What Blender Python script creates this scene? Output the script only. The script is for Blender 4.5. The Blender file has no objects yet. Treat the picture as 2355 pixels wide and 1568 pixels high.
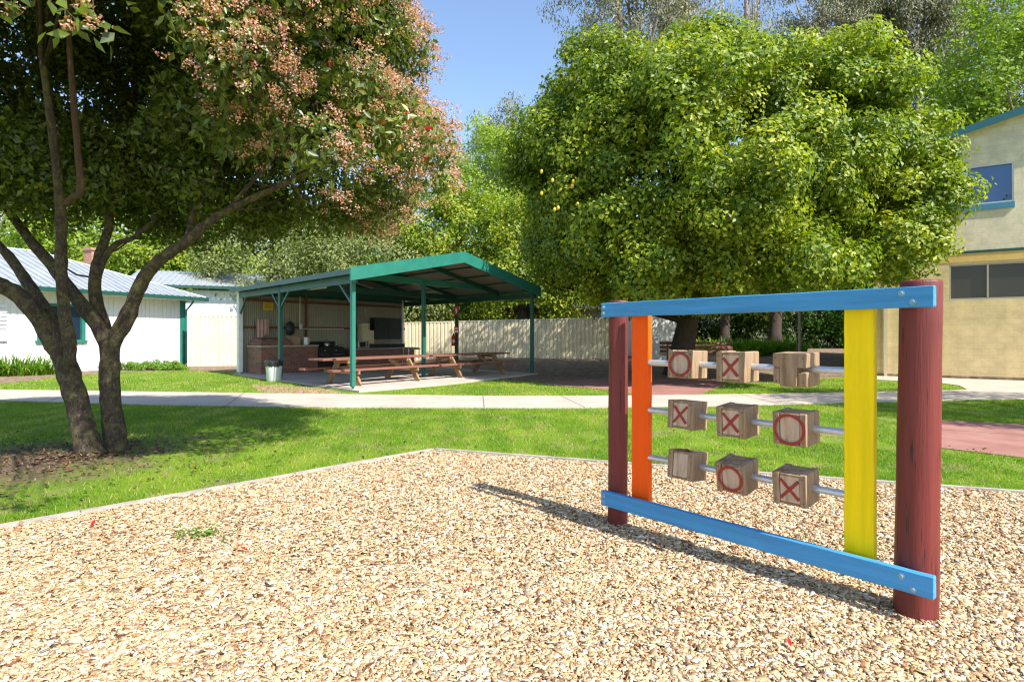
import bpy, math, random
import numpy as np
from mathutils import Vector, Matrix
from math import sin, cos, pi, radians

random.seed(7)
RNG = np.random.default_rng(11)
C = bpy.context.scene.collection
F, HZ, CX, H = 1335.0, 771.0, 1177.0, 1.45      # survey of the place: focal length, eye level, camera height

def G(u, v, z=0.0):
    Y = F * (H - z) / (v - HZ)
    return Vector(((u - CX) * Y / F, Y, z))
def P(u, v, Y):
    return Vector(((u - CX) * Y / F, Y, H - (v - HZ) * Y / F))

def gz(x, y):           # the ground climbs gently under the trees at the back
    if y < 20.5: return 0.0
    a = Vector((-5.2 - .7, 27.6 - 20.0)); dist = ((x - .9) * a.y - (y - 20.0) * a.x) / math.hypot(a.x, a.y)
    return max(0, min((y - 20.8) * .046, .62)) * max(0.0, min(1, dist / 2.5))
def G2(u, v):
    z = 0.0
    for _ in range(30):
        p = G(u, v, z); z = .5 * z + .5 * gz(p.x, p.y)
    return G(u, v, z)

# ------------------------------------------------------------------ scene tree helpers
def tag(o, label=None, cat=None, group=None, kind=None):
    if label: o['label'] = label
    if cat: o['category'] = cat
    if group: o['group'] = group
    if kind: o['kind'] = kind
    return o
def thing(name, label, cat, loc=(0, 0, 0), rz=0.0, group=None):
    o = bpy.data.objects.new(name, None); C.objects.link(o)
    o.location = loc; o.rotation_euler = (0, 0, rz); o.empty_display_size = .2
    return tag(o, label, cat, group)
def copy_tree(o, parent=None):
    c = o.copy(); C.objects.link(c)
    if parent: c.parent = parent
    for ch in list(o.children): copy_tree(ch, c)
    return c

def mesh_obj(name, V, Fc, m, parent=None, rnd=None, smooth=False, loc=None):
    """V (n,3), Fc (k,3|4) int arrays (or list of lists); one mesh object"""
    me = bpy.data.meshes.new(name)
    if isinstance(Fc, np.ndarray):
        V = np.ascontiguousarray(V, dtype=np.float32); k, w = Fc.shape
        me.vertices.add(len(V)); me.vertices.foreach_set('co', V.ravel())
        me.loops.add(k * w); me.loops.foreach_set('vertex_index', np.ascontiguousarray(Fc, dtype=np.int32).ravel())
        me.polygons.add(k); me.polygons.foreach_set('loop_start', np.arange(0, k * w, w, dtype=np.int32))
        me.update(calc_edges=True)
    else:
        me.from_pydata([tuple(v) for v in V], [], [tuple(f) for f in Fc]); me.update()
    if rnd is not None:
        a = me.attributes.new('rnd', 'FLOAT', 'FACE'); a.data.foreach_set('value', np.ascontiguousarray(rnd, dtype=np.float32))
    if smooth: me.polygons.foreach_set('use_smooth', np.ones(len(me.polygons), dtype=bool))
    for mm in (m if isinstance(m, (list, tuple)) else [m]): me.materials.append(mm)
    o = bpy.data.objects.new(name, me); C.objects.link(o)
    if parent: o.parent = parent
    if loc is not None: o.location = loc
    return o

class MB:
    def __init__(s): s.v = []; s.f = []
    def add(s, vs, fs):
        b = len(s.v); s.v += [tuple(v) for v in vs]; s.f += [[i + b for i in f] for f in fs]; return s
    def hexa(s, b, t):      # bottom loop, top loop (4 each, ccw from above)
        return s.add(list(b) + list(t), [(3, 2, 1, 0), (4, 5, 6, 7), (0, 1, 5, 4), (1, 2, 6, 5), (2, 3, 7, 6), (3, 0, 4, 7)])
    def box(s, x0, x1, y0, y1, z0, z1, bv=0.0):
        if bv:
            rings = []
            for z, d in ((z0, bv), (z0 + bv, 0), (z1 - bv, 0), (z1, bv)):
                r = []
                for (cx, cy, sx, sy) in ((x0, y0, 1, 1), (x1, y0, -1, 1), (x1, y1, -1, -1), (x0, y1, 1, -1)):
                    e = bv
                    if (sx, sy) in ((1, 1), (-1, -1)): pts = [(cx + sx * d, cy + sy * (d + e)), (cx + sx * (d + e), cy + sy * d)]
                    else: pts = [(cx + sx * (d + e), cy + sy * d), (cx + sx * d, cy + sy * (d + e))]
                    r += pts
                rings.append([(p[0], p[1], z) for p in r])
            vs = [p for r in rings for p in r]; fs = [list(range(7, -1, -1)), list(range(24, 32))]
            for k in range(3):
                for i in range(8):
                    j = (i + 1) % 8; fs.append([k * 8 + i, k * 8 + j, (k + 1) * 8 + j, (k + 1) * 8 + i])
            return s.add(vs, fs)
        return s.hexa([(x0, y0, z0), (x1, y0, z0), (x1, y1, z0), (x0, y1, z0)], [(x0, y0, z1), (x1, y0, z1), (x1, y1, z1), (x0, y1, z1)])
    def bar(s, p0, p1, w, h, up=(0, 0, 1)):     # box section from p0 to p1; w sideways, h along up
        p0, p1 = Vector(p0), Vector(p1); d = (p1 - p0).normalized(); up = Vector(up)
        sd = d.cross(up)
        if sd.length < 1e-4: sd = d.cross(Vector((1, 0, 0)))
        sd.normalize(); u = sd.cross(d).normalized(); a, b = sd * (w / 2), u * (h / 2)
        r = lambda p: [p - a - b, p + a - b, p + a + b, p - a + b]
        q0, q1 = r(p0), r(p1)
        return s.add(q0 + q1, [(3, 2, 1, 0), (4, 5, 6, 7), (0, 1, 5, 4), (1, 2, 6, 5), (2, 3, 7, 6), (3, 0, 4, 7)])
    def tube(s, pts, rad, n=10, cap=True, wob=0.0):
        pts = [Vector(p) for p in pts]
        if not isinstance(rad, (list, tuple)): rad = [rad] * len(pts)
        b = len(s.v); prev = None; d0 = (pts[1] - pts[0]).normalized()
        prev = d0.orthogonal().normalized()
        for i, p in enumerate(pts):
            d = (pts[min(i + 1, len(pts) - 1)] - pts[max(i - 1, 0)]).normalized()
            prev = (prev - d * prev.dot(d)).normalized(); q = d.cross(prev)
            for k in range(n):
                a = 2 * pi * k / n; r = rad[i] * (1 + wob * random.uniform(-1, 1))
                s.v.append(tuple(p + prev * (cos(a) * r) + q * (sin(a) * r)))
        for i in range(len(pts) - 1):
            for k in range(n):
                k2 = (k + 1) % n; s.f.append([b + i * n + k, b + i * n + k2, b + (i + 1) * n + k2, b + (i + 1) * n + k])
        if cap: s.f.append([b + k for k in range(n)][::-1]); s.f.append([b + (len(pts) - 1) * n + k for k in range(n)])
        return s
    def lathe(s, prof, n=20, c=(0, 0)):         # prof [(r,z)]
        b = len(s.v)
        for r, z in prof:
            for k in range(n): s.v.append((c[0] + r * cos(2 * pi * k / n), c[1] + r * sin(2 * pi * k / n), z))
        for i in range(len(prof) - 1):
            for k in range(n):
                k2 = (k + 1) % n; s.f.append([b + i * n + k, b + i * n + k2, b + (i + 1) * n + k2, b + (i + 1) * n + k])
        s.f.append([b + k for k in range(n)][::-1]); s.f.append([b + (len(prof) - 1) * n + k for k in range(n)])
        return s
    def sheet(s, prof, z0, z1, th=0.004):       # wall sheet: profile [(x,y)] pulled up from z0 to z1 (z may be functions of x)
        f0 = z0 if callable(z0) else (lambda x: z0); f1 = z1 if callable(z1) else (lambda x: z1)
        n = len(prof); b = len(s.v)
        for x, y in prof: s.v += [(x, y, f0(x)), (x, y, f1(x)), (x, y + th, f0(x)), (x, y + th, f1(x))]
        for i in range(n - 1):
            o, q = b + 4 * i, b + 4 * i + 4
            s.f += [[o, q, q + 1, o + 1], [q + 2, o + 2, o + 3, q + 3], [o + 1, q + 1, q + 3, o + 3], [o + 2, q + 2, q, o]]
        e = b + 4 * (n - 1); s.f += [[b + 2, b, b + 1, b + 3], [e, e + 2, e + 3, e + 1]]
        return s
    def poly(s, pts, z0, z1):                   # flat slab from an outline
        n = len(pts); b = len(s.v)
        s.v += [(p[0], p[1], z0) for p in pts] + [(p[0], p[1], z1) for p in pts]
        s.f += [[b + i for i in range(n)][::-1], [b + n + i for i in range(n)]]
        for i in range(n):
            j = (i + 1) % n; s.f.append([b + i, b + j, b + n + j, b + n + i])
        return s
    def build(s, name, m, parent=None, smooth=False, loc=None):
        o = mesh_obj(name, s.v, s.f, m, parent, smooth=smooth, loc=loc)
        return o

# ------------------------------------------------------------------ materials
def new_mat(name):
    m = bpy.data.materials.new(name); m.use_nodes = True; nt = m.node_tree
    return m, nt, nt.nodes['Principled BSDF'], nt.nodes['Material Output']
def N(nt, t, **kw):
    n = nt.nodes.new(t)
    for k, v in kw.items():
        if k in n.inputs: n.inputs[k].default_value = v
        else: setattr(n, k, v)
    return n
def ramp(nt, fac, stops, interp='LINEAR'):
    r = nt.nodes.new('ShaderNodeValToRGB'); r.color_ramp.interpolation = interp
    e = r.color_ramp.elements
    while len(e) < len(stops): e.new(.5)
    for i, (p, c) in enumerate(stops): e[i].position = p; e[i].color = (*c, 1) if len(c) == 3 else c
    nt.links.new(fac, r.inputs['Fac']); return r.outputs['Color']
def noise(nt, scale, detail=4, rough=.6, vec=None, dist=0, out='Fac'):
    n = N(nt, 'ShaderNodeTexNoise'); n.inputs['Scale'].default_value = scale; n.inputs['Detail'].default_value = detail
    n.inputs['Roughness'].default_value = rough; n.inputs['Distortion'].default_value = dist
    if vec is None:
        tc = N(nt, 'ShaderNodeTexCoord'); vec = tc.outputs['Object']
    nt.links.new(vec, n.inputs['Vector']); return n.outputs[out]
def scaled(nt, s, src='Object', rot=(0, 0, 0)):
    tc = N(nt, 'ShaderNodeTexCoord'); mp = N(nt, 'ShaderNodeMapping'); mp.inputs['Scale'].default_value = s; mp.inputs['Rotation'].default_value = rot
    nt.links.new(tc.outputs[src], mp.inputs['Vector']); return mp.outputs['Vector']
def mix(nt, a, b, fac, mode='MIX'):
    m = N(nt, 'ShaderNodeMix'); m.data_type = 'RGBA'; m.blend_type = mode
    for sock, val in ((m.inputs[0], fac), (m.inputs[6], a), (m.inputs[7], b)):
        if hasattr(val, 'links'): nt.links.new(val, sock)
        else: sock.default_value = val if isinstance(val, (int, float)) else (*val, 1)
    return m.outputs[2]
def bump(nt, bs, h, strength=.3, dist=.01):
    b = N(nt, 'ShaderNodeBump'); b.inputs['Strength'].default_value = strength; b.inputs['Distance'].default_value = dist
    nt.links.new(h, b.inputs['Height']); nt.links.new(b.outputs['Normal'], bs.inputs['Normal'])

def paint(name, col, rough=.45, var=.12, scale=6, bmp=.15, bscale=60, chip=None, metal=0, grain=None, spec=.5):
    """painted or plain surface with mottled wear; chip=(colour, amount) lets bare spots through"""
    m, nt, bs, out = new_mat(name)
    vec = scaled(nt, grain) if grain else None
    n1 = noise(nt, scale, 6, .65, vec)
    c = ramp(nt, n1, [(.3, tuple(x * (1 - var) for x in col)), (.7, tuple(min(1, x * (1 + var)) for x in col))])
    if chip:
        n2 = noise(nt, scale * 3.1, 8, .7, vec); f = ramp(nt, n2, [(1 - chip[1], (0, 0, 0)), (1 - chip[1] + .02, (1, 1, 1))])
        c = mix(nt, c, chip[0], f)
    nt.links.new(c, bs.inputs['Base Color']); bs.inputs['Roughness'].default_value = rough; bs.inputs['Metallic'].default_value = metal
    bs.inputs['Specular IOR Level'].default_value = spec
    n3 = noise(nt, bscale, 5, .6, vec); bump(nt, bs, n3, bmp, .01)
    return m

def leafmat(name, stops, trans=.35, rough=.45, tcol=1.3, spec=.4):
    m, nt, bs, out = new_mat(name)
    at = N(nt, 'ShaderNodeAttribute'); at.attribute_name = 'rnd'
    c = ramp(nt, at.outputs['Fac'], stops)
    nt.links.new(c, bs.inputs['Base Color']); bs.inputs['Roughness'].default_value = rough; bs.inputs['Specular IOR Level'].default_value = spec
    tr = N(nt, 'ShaderNodeBsdfTranslucent')
    c2 = mix(nt, c, (tcol, tcol * 1.05, tcol * .35), 1.0, 'MULTIPLY'); nt.links.new(c2, tr.inputs['Color'])
    ms = N(nt, 'ShaderNodeMixShader'); ms.inputs[0].default_value = trans
    nt.links.new(bs.outputs[0], ms.inputs[1]); nt.links.new(tr.outputs[0], ms.inputs[2]); nt.links.new(ms.outputs[0], out.inputs['Surface'])
    return m

M = {}
M['maroon'] = paint('maroon_paint', (.145, .025, .021), .5, .25, 3, .35, 18, ((.035, .01, .01), .4), grain=(6, 6, .3), spec=.35)
M['blue'] = paint('blue_paint', (.055, .28, .57), .5, .2, 2.2, .5, 14, ((.5, .62, .7), .31), grain=(.5, 7, 9), spec=.3)
M['orange'] = paint('orange_paint', (1.0, .105, .0), .5, .09, 2, .4, 12, ((.5, .05, .01), .26), grain=(9, 7, .5), spec=.22)
M['yellow'] = paint('yellow_paint', (.88, .66, .0), .5, .12, 2, .4, 12, ((.25, .14, .02), .25), grain=(9, 7, .5), spec=.22)
M['pipe'] = paint('galvanised_pipe', (.55, .58, .62), .35, .15, 20, .1, 80, metal=.6)
M['bolt'] = paint('bolt_steel', (.2, .36, .48), .4, .3, 40, .1, 90, metal=.3)
M['bolt_dark'] = paint('rusty_nail', (.05, .035, .03), .7)
def weathered(name, base=(.26, .19, .13), dark=(.12, .085, .06), light=(.42, .34, .27), g=(3, 3, 30)):
    m, nt, bs, out = new_mat(name)
    v = scaled(nt, g); n1 = noise(nt, 3, 8, .7, v, .3); n2 = noise(nt, 5, 4, .6)
    c = ramp(nt, n1, [(.28, dark), (.5, base), (.75, light)])
    c = mix(nt, c, (.3, .28, .25), ramp(nt, n2, [(.5, (0, 0, 0)), (.8, (.3, .3, .3))]))
    nt.links.new(c, bs.inputs['Base Color']); bs.inputs['Roughness'].default_value = .85; bump(nt, bs, n1, .6, .008)
    return m
M['block'] = weathered('weathered_block_wood', (.29, .19, .108), (.11, .065, .034), (.46, .34, .22), g=(7, 7, .9))
M['block_face'] = weathered('block_face_board', (.5, .37, .26), (.26, .17, .1), (.62, .5, .39), g=(9, 9, 1.2))
M['mark'] = paint('red_mark', (.27, .025, .018), .6, .25, 30, .2, 60, ((.2, .08, .05), .28))
M['edging'] = weathered('edging_timber', (.34, .3, .26), (.18, .15, .12), (.5, .45, .4), g=(2, 2, 12))
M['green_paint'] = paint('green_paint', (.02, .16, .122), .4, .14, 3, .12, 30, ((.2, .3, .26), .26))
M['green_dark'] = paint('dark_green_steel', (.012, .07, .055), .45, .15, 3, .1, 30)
M['green_shaded'] = paint('shaded_green_paint', (.012, .105, .082), .45, .14, 3, .12, 30)  # the shelter's green paint again, with shade put into the colour
M['roof_green'] = paint('green_roof_steel', (.03, .11, .08), .4, .12, 2, .1, 30)
M['roof_under'] = paint('roof_underside', (.21, .18, .155), .5, .1, 2, .1, 30)
M['roof_grey'] = paint('grey_roof_steel', (.36, .385, .41), .38, .14, 1.2, .1, 30, metal=.25)
M['white'] = paint('white_board', (.68, .685, .7), .6, .04, 2, .1, 30)
M['white_dirty'] = paint('white_plastic', (.7, .72, .74), .4, .1, 4, .05, 30)
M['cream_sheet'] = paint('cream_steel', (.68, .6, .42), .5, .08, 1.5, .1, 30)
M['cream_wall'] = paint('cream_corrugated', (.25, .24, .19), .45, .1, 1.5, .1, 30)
M['brown_rail'] = paint('brown_batten', (.16, .055, .025), .6, .2, 5, .2, 40)
M['table_top'] = paint('red_brown_timber', (.21, .085, .062), .6, .25, 3, .4, 20, grain=(1, 14, 14))
M['table_leg'] = weathered('treated_pine', (.25, .15, .07), (.13, .075, .035), (.36, .24, .13), g=(4, 4, 4))
M['concrete'] = None
def ground_mat(name, cols, scale=3, fine=80, bmp=.4, rough=.9, joint=None):
    m, nt, bs, out = new_mat(name)
    n1 = noise(nt, scale, 6, .65); n2 = noise(nt, fine, 4, .7)
    c = ramp(nt, n1, [(.3, cols[0]), (.5, cols[1]), (.72, cols[2])])
    c = mix(nt, c, (.5, .5, .5), ramp(nt, n2, [(.35, (.0, .0, .0)), (.7, (.25, .25, .25))]), 'OVERLAY')
    nt.links.new(c, bs.inputs['Base Color']); bs.inputs['Roughness'].default_value = rough; bs.inputs['Specular IOR Level'].default_value = .2
    bump(nt, bs, n2, bmp, .01); return m
M['concrete'] = ground_mat('concrete_path', [(.38, .31, .255), (.45, .38, .315), (.51, .435, .365)], 1.1, 120, .2)
M['slab'] = ground_mat('slab_concrete', [(.36, .31, .27), (.44, .385, .34), (.5, .45, .4)], 1.3, 120, .2)
M['pink'] = ground_mat('pink_paving', [(.23, .105, .088), (.3, .145, .12), (.36, .19, .155)], 1.4, 90, .2)
M['soil'] = ground_mat('bark_soil', [(.1, .065, .04), (.2, .14, .09), (.38, .28, .19)], 5, 45, 1.0)
M['joint'] = paint('path_joint', (.12, .1, .085), .9)
M['chip_base'] = ground_mat('chip_underlay', [(.24, .155, .08), (.38, .26, .14), (.5, .37, .21)], 24, 110, 1.0)
M['black'] = paint('black_metal', (.012, .012, .014), .35, .2, 5, .1, 40)
M['charcoal'] = paint('charcoal_board', (.02, .025, .024), .5, .2, 5)
M['steel'] = paint('stainless', (.55, .56, .56), .28, .1, 4, .05, 30, metal=.8)
M['cream_enamel'] = paint('cream_enamel', (.6, .52, .36), .35, .06)
M['red'] = paint('red_paint', (.5, .015, .012), .35, .1)
M['redwhite'] = paint('sign_white', (.8, .78, .75), .4, .05)
M['yellow_sign'] = paint('yellow_sign', (.62, .42, .03), .45, .08)
M['cardboard'] = paint('cardboard', (.38, .24, .13), .8, .1)
M['pinkcloth'] = paint('tea_towel', (.5, .3, .3), .9, .3, 14)
M['liner'] = paint('bin_liner', (.02, .022, .025), .25, .2, 8, 1.0, 14)
M['wire'] = paint('wire', (.06, .06, .06), .6)
M['teal_fascia'] = paint('blue_green_fascia', (.012, .1, .12), .4, .1, 2)
M['teal_sill'] = paint('blue_sill', (.05, .2, .32), .45, .1)
M['shed_grey'] = paint('old_shed_iron', (.2, .2, .19), .6, .3, 2, .2, 20)
M['alu'] = paint('aluminium_frame', (.5, .5, .48), .4, .1, metal=.5)
M['brownalu'] = paint('window_frame_tan', (.34, .3, .25), .4, .1)
M['chimney'] = paint('chimney_brick', (.38, .2, .14), .9, .25, 9, .5)
M['hillside'] = ground_mat('hill_scrub', [(.04, .05, .02), (.1, .1, .045), (.2, .16, .09)], .35, 3, 1)

def brickmat(name, c1, c2, mortar, bw, bh, ms, axes='XZ', bmp=.4, rough=.85, var=.1):
    m, nt, bs, out = new_mat(name)
    tc = N(nt, 'ShaderNodeTexCoord'); sp = N(nt, 'ShaderNodeSeparateXYZ'); cb = N(nt, 'ShaderNodeCombineXYZ')
    nt.links.new(tc.outputs['Object'], sp.inputs[0])
    if axes == 'XYZ':
        ad = N(nt, 'ShaderNodeMath'); ad.operation = 'ADD'; nt.links.new(sp.outputs[0], ad.inputs[0]); nt.links.new(sp.outputs[1], ad.inputs[1]); nt.links.new(ad.outputs[0], cb.inputs[0])
    else: nt.links.new(sp.outputs[0], cb.inputs[0])
    nt.links.new(sp.outputs[2], cb.inputs[1])
    b = N(nt, 'ShaderNodeTexBrick'); nt.links.new(cb.outputs[0], b.inputs['Vector'])
    b.inputs['Scale'].default_value = 1; b.inputs['Brick Width'].default_value = bw; b.inputs['Row Height'].default_value = bh
    b.inputs['Mortar Size'].default_value = ms; b.inputs['Mortar Smooth'].default_value = .3
    b.inputs['Color1'].default_value = (*c1, 1); b.inputs['Color2'].default_value = (*c2, 1); b.inputs['Mortar'].default_value = (*mortar, 1)
    n1 = noise(nt, 2.2, 7, .7)
    c = mix(nt, b.outputs['Color'], ramp(nt, n1, [(.3, (.72, .72, .72)), (.7, (1.12, 1.1, 1.05))]), 1.0, 'MULTIPLY')
    nt.links.new(c, bs.inputs['Base Color']); bs.inputs['Roughness'].default_value = rough
    iv = N(nt, 'ShaderNodeMath'); iv.operation = 'SUBTRACT'; iv.inputs[0].default_value = 1; nt.links.new(b.outputs['Fac'], iv.inputs[1])
    bump(nt, bs, iv.outputs[0], bmp, .01); return m
M['brick'] = brickmat('red_brick', (.19, .07, .042), (.28, .115, .07), (.22, .18, .15), .23, .086, .012, 'XYZ')
M['blockwall_low'] = brickmat('painted_block_lower', (.63, .5, .27), (.66, .53, .29), (.53, .43, .24), .4, .2, .007, bmp=.3)
M['blockwall_up'] = brickmat('painted_block_upper', (.66, .59, .45), (.69, .62, .47), (.57, .51, .38), .4, .2, .007, bmp=.3)
M['blockwall_ochre'] = paint('ochre_band', (.6, .4, .13), .7, .1)

def glassmat(name, tint=(.02, .03, .035), gloss=.55, f0=1.5, gc=(.8, .85, .9, 1)):
    m, nt, bs, out = new_mat(name)
    bs.inputs['Base Color'].default_value = (*tint, 1); bs.inputs['Roughness'].default_value = .3
    g = N(nt, 'ShaderNodeBsdfGlossy'); g.inputs['Roughness'].default_value = .02; g.inputs['Color'].default_value = gc
    fr = N(nt, 'ShaderNodeFresnel'); fr.inputs['IOR'].default_value = f0
    mm = N(nt, 'ShaderNodeMath'); mm.operation = 'ADD'; mm.inputs[1].default_value = gloss; mm.use_clamp = True; nt.links.new(fr.outputs[0], mm.inputs[0])
    ms = N(nt, 'ShaderNodeMixShader'); nt.links.new(mm.outputs[0], ms.inputs[0]); nt.links.new(bs.outputs[0], ms.inputs[1]); nt.links.new(g.outputs[0], ms.inputs[2])
    nt.links.new(ms.outputs[0], out.inputs['Surface']); return m
M['glass_sky'] = glassmat('window_glass_reflecting', (.01, .02, .04), .12, 1.4, (.3, .48, .8, 1))
M['glass_dark'] = glassmat('window_glass_dark', (.035, .03, .022), .0, 1.18)

def barkmat(name, c, scale=5, moss=None):
    m, nt, bs, out = new_mat(name)
    v = scaled(nt, (1, 1, .4)); n1 = noise(nt, scale * 6, 10, .8, v, .6); n2 = noise(nt, scale * 1.3, 10, .8)
    col = ramp(nt, n1, [(.3, c[0]), (.52, c[1]), (.72, c[2])])
    if moss: col = mix(nt, col, moss, ramp(nt, n2, [(.5, (0, 0, 0)), (.56, (.7, .7, .7))]))
    nt.links.new(col, bs.inputs['Base Color']); bs.inputs['Roughness'].default_value = .9; bump(nt, bs, n1, 1.0, .05)
    return m
M['bark_a'] = barkmat('mossy_bark', ((.016, .011, .008), (.075, .05, .034), (.3, .23, .17)), 6, (.17, .15, .05))
M['bark_branch'] = barkmat('brown_branch', ((.05, .025, .012), (.11, .06, .03), (.18, .1, .05)), 6)
M['bark_b'] = barkmat('dark_bark', ((.02, .015, .01), (.06, .04, .03), (.12, .09, .06)), 4)
M['bark_gum'] = barkmat('pale_gum_bark', ((.12, .08, .06), (.3, .24, .2), (.46, .4, .35)), 1.2)

LM = {}
LM['citrus'] = leafmat('citrus_leaf', [(0, (.05, .1, .008)), (.35, (.13, .2, .012)), (.7, (.26, .32, .018)), (.93, (.42, .43, .03)), (1, (.5, .42, .03))], .36, .48, 1.5, .4)
LM['photinia'] = leafmat('photinia_leaf', [(0, (.035, .05, .01)), (.5, (.085, .125, .018)), (.85, (.16, .21, .028)), (.972, (.26, .27, .04)), (.982, (.5, .02, .01)), (1, (.55, .04, .015))], .38, .38, 1.6, .5)
LM['blossom'] = leafmat('pink_blossom', [(0, (.36, .27, .1)), (.25, (.52, .32, .17)), (.5, (.62, .32, .26)), (1, (.78, .47, .42))], .3, .8, 1.1, .2)
LM['lime'] = leafmat('lime_leaf', [(0, (.14, .23, .02)), (.5, (.26, .36, .04)), (1, (.42, .5, .08))], .45, .5, 1.3)
LM['olive'] = leafmat('olive_leaf', [(0, (.11, .15, .045)), (.5, (.22, .26, .085)), (1, (.38, .4, .18))], .35, .65, 1.2, .2)
LM['gum'] = leafmat('gum_leaf', [(0, (.09, .1, .05)), (.5, (.19, .19, .1)), (1, (.34, .3, .17))], .25, .5, 1.1)
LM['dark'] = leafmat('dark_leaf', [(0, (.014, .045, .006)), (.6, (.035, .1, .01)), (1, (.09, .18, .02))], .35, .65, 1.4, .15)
LM['strap'] = leafmat('strap_leaf', [(0, (.06, .16, .01)), (.6, (.13, .28, .015)), (1, (.3, .38, .04))], .35, .35, 1.4)
LM['grass'] = leafmat('grass_blade', [(0, (.06, .15, .008)), (.45, (.15, .285, .014)), (.8, (.27, .39, .025)), (.92, (.4, .43, .06)), (1, (.5, .42, .16))], .38, .5, 1.35, .3)
LM['weed'] = leafmat('weed_leaf', [(0, (.06, .17, .015)), (1, (.12, .26, .03))], .3, .5, 1.3)
LM['redleaf'] = leafmat('red_leaf', [(0, (.55, .015, .015)), (1, (.6, .03, .02))], .3, .4, 1.2)
LM['chips'] = leafmat('wood_chip', [(0, (.07, .035, .018)), (.07, (.2, .095, .045)), (.12, (.36, .17, .07)), (.15, (.27, .22, .17)), (.22, (.4, .25, .13)), (.38, (.5, .335, .175)), (.62, (.61, .445, .25)), (.86, (.69, .545, .36)), (.94, (.76, .66, .5)), (1, (.86, .8, .7))], .06, .75, 1.0, .25)

# lawn: turf with bare patches, dirt under the flowering tree
def lawn_material():
    m, nt, bs, out = new_mat('lawn_turf')
    n1 = noise(nt, .55, 5, .6); n2 = noise(nt, 9, 6, .75); n3 = noise(nt, 70, 4, .7)
    c = ramp(nt, n1, [(.35, (.11, .22, .012)), (.6, (.2, .3, .02)), (.8, (.3, .34, .05))])
    n4 = noise(nt, 1.5, 9, .75); c = mix(nt, c, (.34, .25, .15), ramp(nt, n4, [(.53, (0, 0, 0)), (.64, (.8, .8, .8))])); c = mix(nt, c, (.36, .28, .17), ramp(nt, n2, [(.55, (0, 0, 0)), (.78, (.65, .65, .65))]))
    c = mix(nt, c, ramp(nt, n3, [(.3, (.45, .45, .45)), (.7, (1.25, 1.25, 1.25))]), 1.0, 'MULTIPLY')
    tc = N(nt, 'ShaderNodeTexCoord')
    vs = N(nt, 'ShaderNodeVectorMath'); vs.operation = 'DISTANCE'; nt.links.new(tc.outputs['Object'], vs.inputs[0]); vs.inputs[1].default_value = (TA.x - .5, TA.y - .6, 0)
    nn = noise(nt, 1.6, 5, .7); ad = N(nt, 'ShaderNodeMath'); ad.operation = 'MULTIPLY_ADD'; ad.inputs[1].default_value = 2.6; nt.links.new(nn, ad.inputs[0]); nt.links.new(vs.outputs['Value'], ad.inputs[2])
    f = ramp(nt, ad.outputs[0], [(0, (1, 1, 1)), (.01, (1, 1, 1)), (1, (0, 0, 0))])
    mr = N(nt, 'ShaderNodeMapRange'); mr.inputs[1].default_value = 1.9; mr.inputs[2].default_value = 3.1; mr.inputs[3].default_value = 1; mr.inputs[4].default_value = 0
    nt.links.new(ad.outputs[0], mr.inputs[0])
    dirt = ramp(nt, n2, [(.3, (.06, .04, .025)), (.7, (.22, .155, .1))])
    c = mix(nt, c, dirt, mr.outputs[0])
    nt.links.new(c, bs.inputs['Base Color']); bs.inputs['Roughness'].default_value = .9; bs.inputs['Specular IOR Level'].default_value = .14
    bump(nt, bs, n3, .8, .02); return m

# ------------------------------------------------------------------ foliage
def unit(a): return a / (np.linalg.norm(a, axis=-1, keepdims=True) + 1e-9)
def leaves(pos, nrm, L, W, droop=.35, rng=RNG, fold=.18):
    """leaf blades of 4 vertices folded on the midrib; pos, nrm (n,3); L, W arrays"""
    n = len(pos); r = rng.normal(size=(n, 3)); ax = unit(np.cross(nrm, r)); ax[:, 2] -= droop; ax = unit(ax)
    sd = unit(np.cross(ax, nrm)); up = np.cross(sd, ax)
    L = np.broadcast_to(L, (n,))[:, None]; W = np.broadcast_to(W, (n,))[:, None]
    V = np.empty((n, 4, 3)); V[:, 0] = pos; V[:, 1] = pos + ax * L * .45 + sd * W * .5 + up * W * fold
    V[:, 2] = pos + ax * L; V[:, 3] = pos + ax * L * .45 - sd * W * .5 + up * W * fold
    i = np.arange(n)[:, None] * 4
    Fc = np.concatenate([i + np.array([[0, 1, 2]]), i + np.array([[0, 2, 3]])], axis=1).reshape(-1, 3)
    return V.reshape(-1, 3), Fc
def lump(d, rng, k=7, amp=.12, fr=3.2):
    w = rng.normal(size=(k, 3)) * fr; ph = rng.uniform(0, 6.28, k)
    return 1 + amp * np.mean(np.sin(d @ w.T + ph), axis=1) * math.sqrt(k)
def clumps_on(rng, c, R, n, inner=.2, amp=.1, zmin=None, keep=None, fr=3.2):
    d = unit(rng.normal(size=(n * 3, 3))); f = lump(d, rng, 7, amp, fr)
    f = f * (1 - inner * rng.random(len(d)) ** 1.5)
    p = np.array(c) + d * f[:, None] * np.array(R)
    k = np.ones(len(p), bool)
    if zmin is not None: k &= p[:, 2] > zmin
    if keep is not None: k &= keep(p)
    p = p[k][:n]; d = d[k][:n]; return p, d
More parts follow.
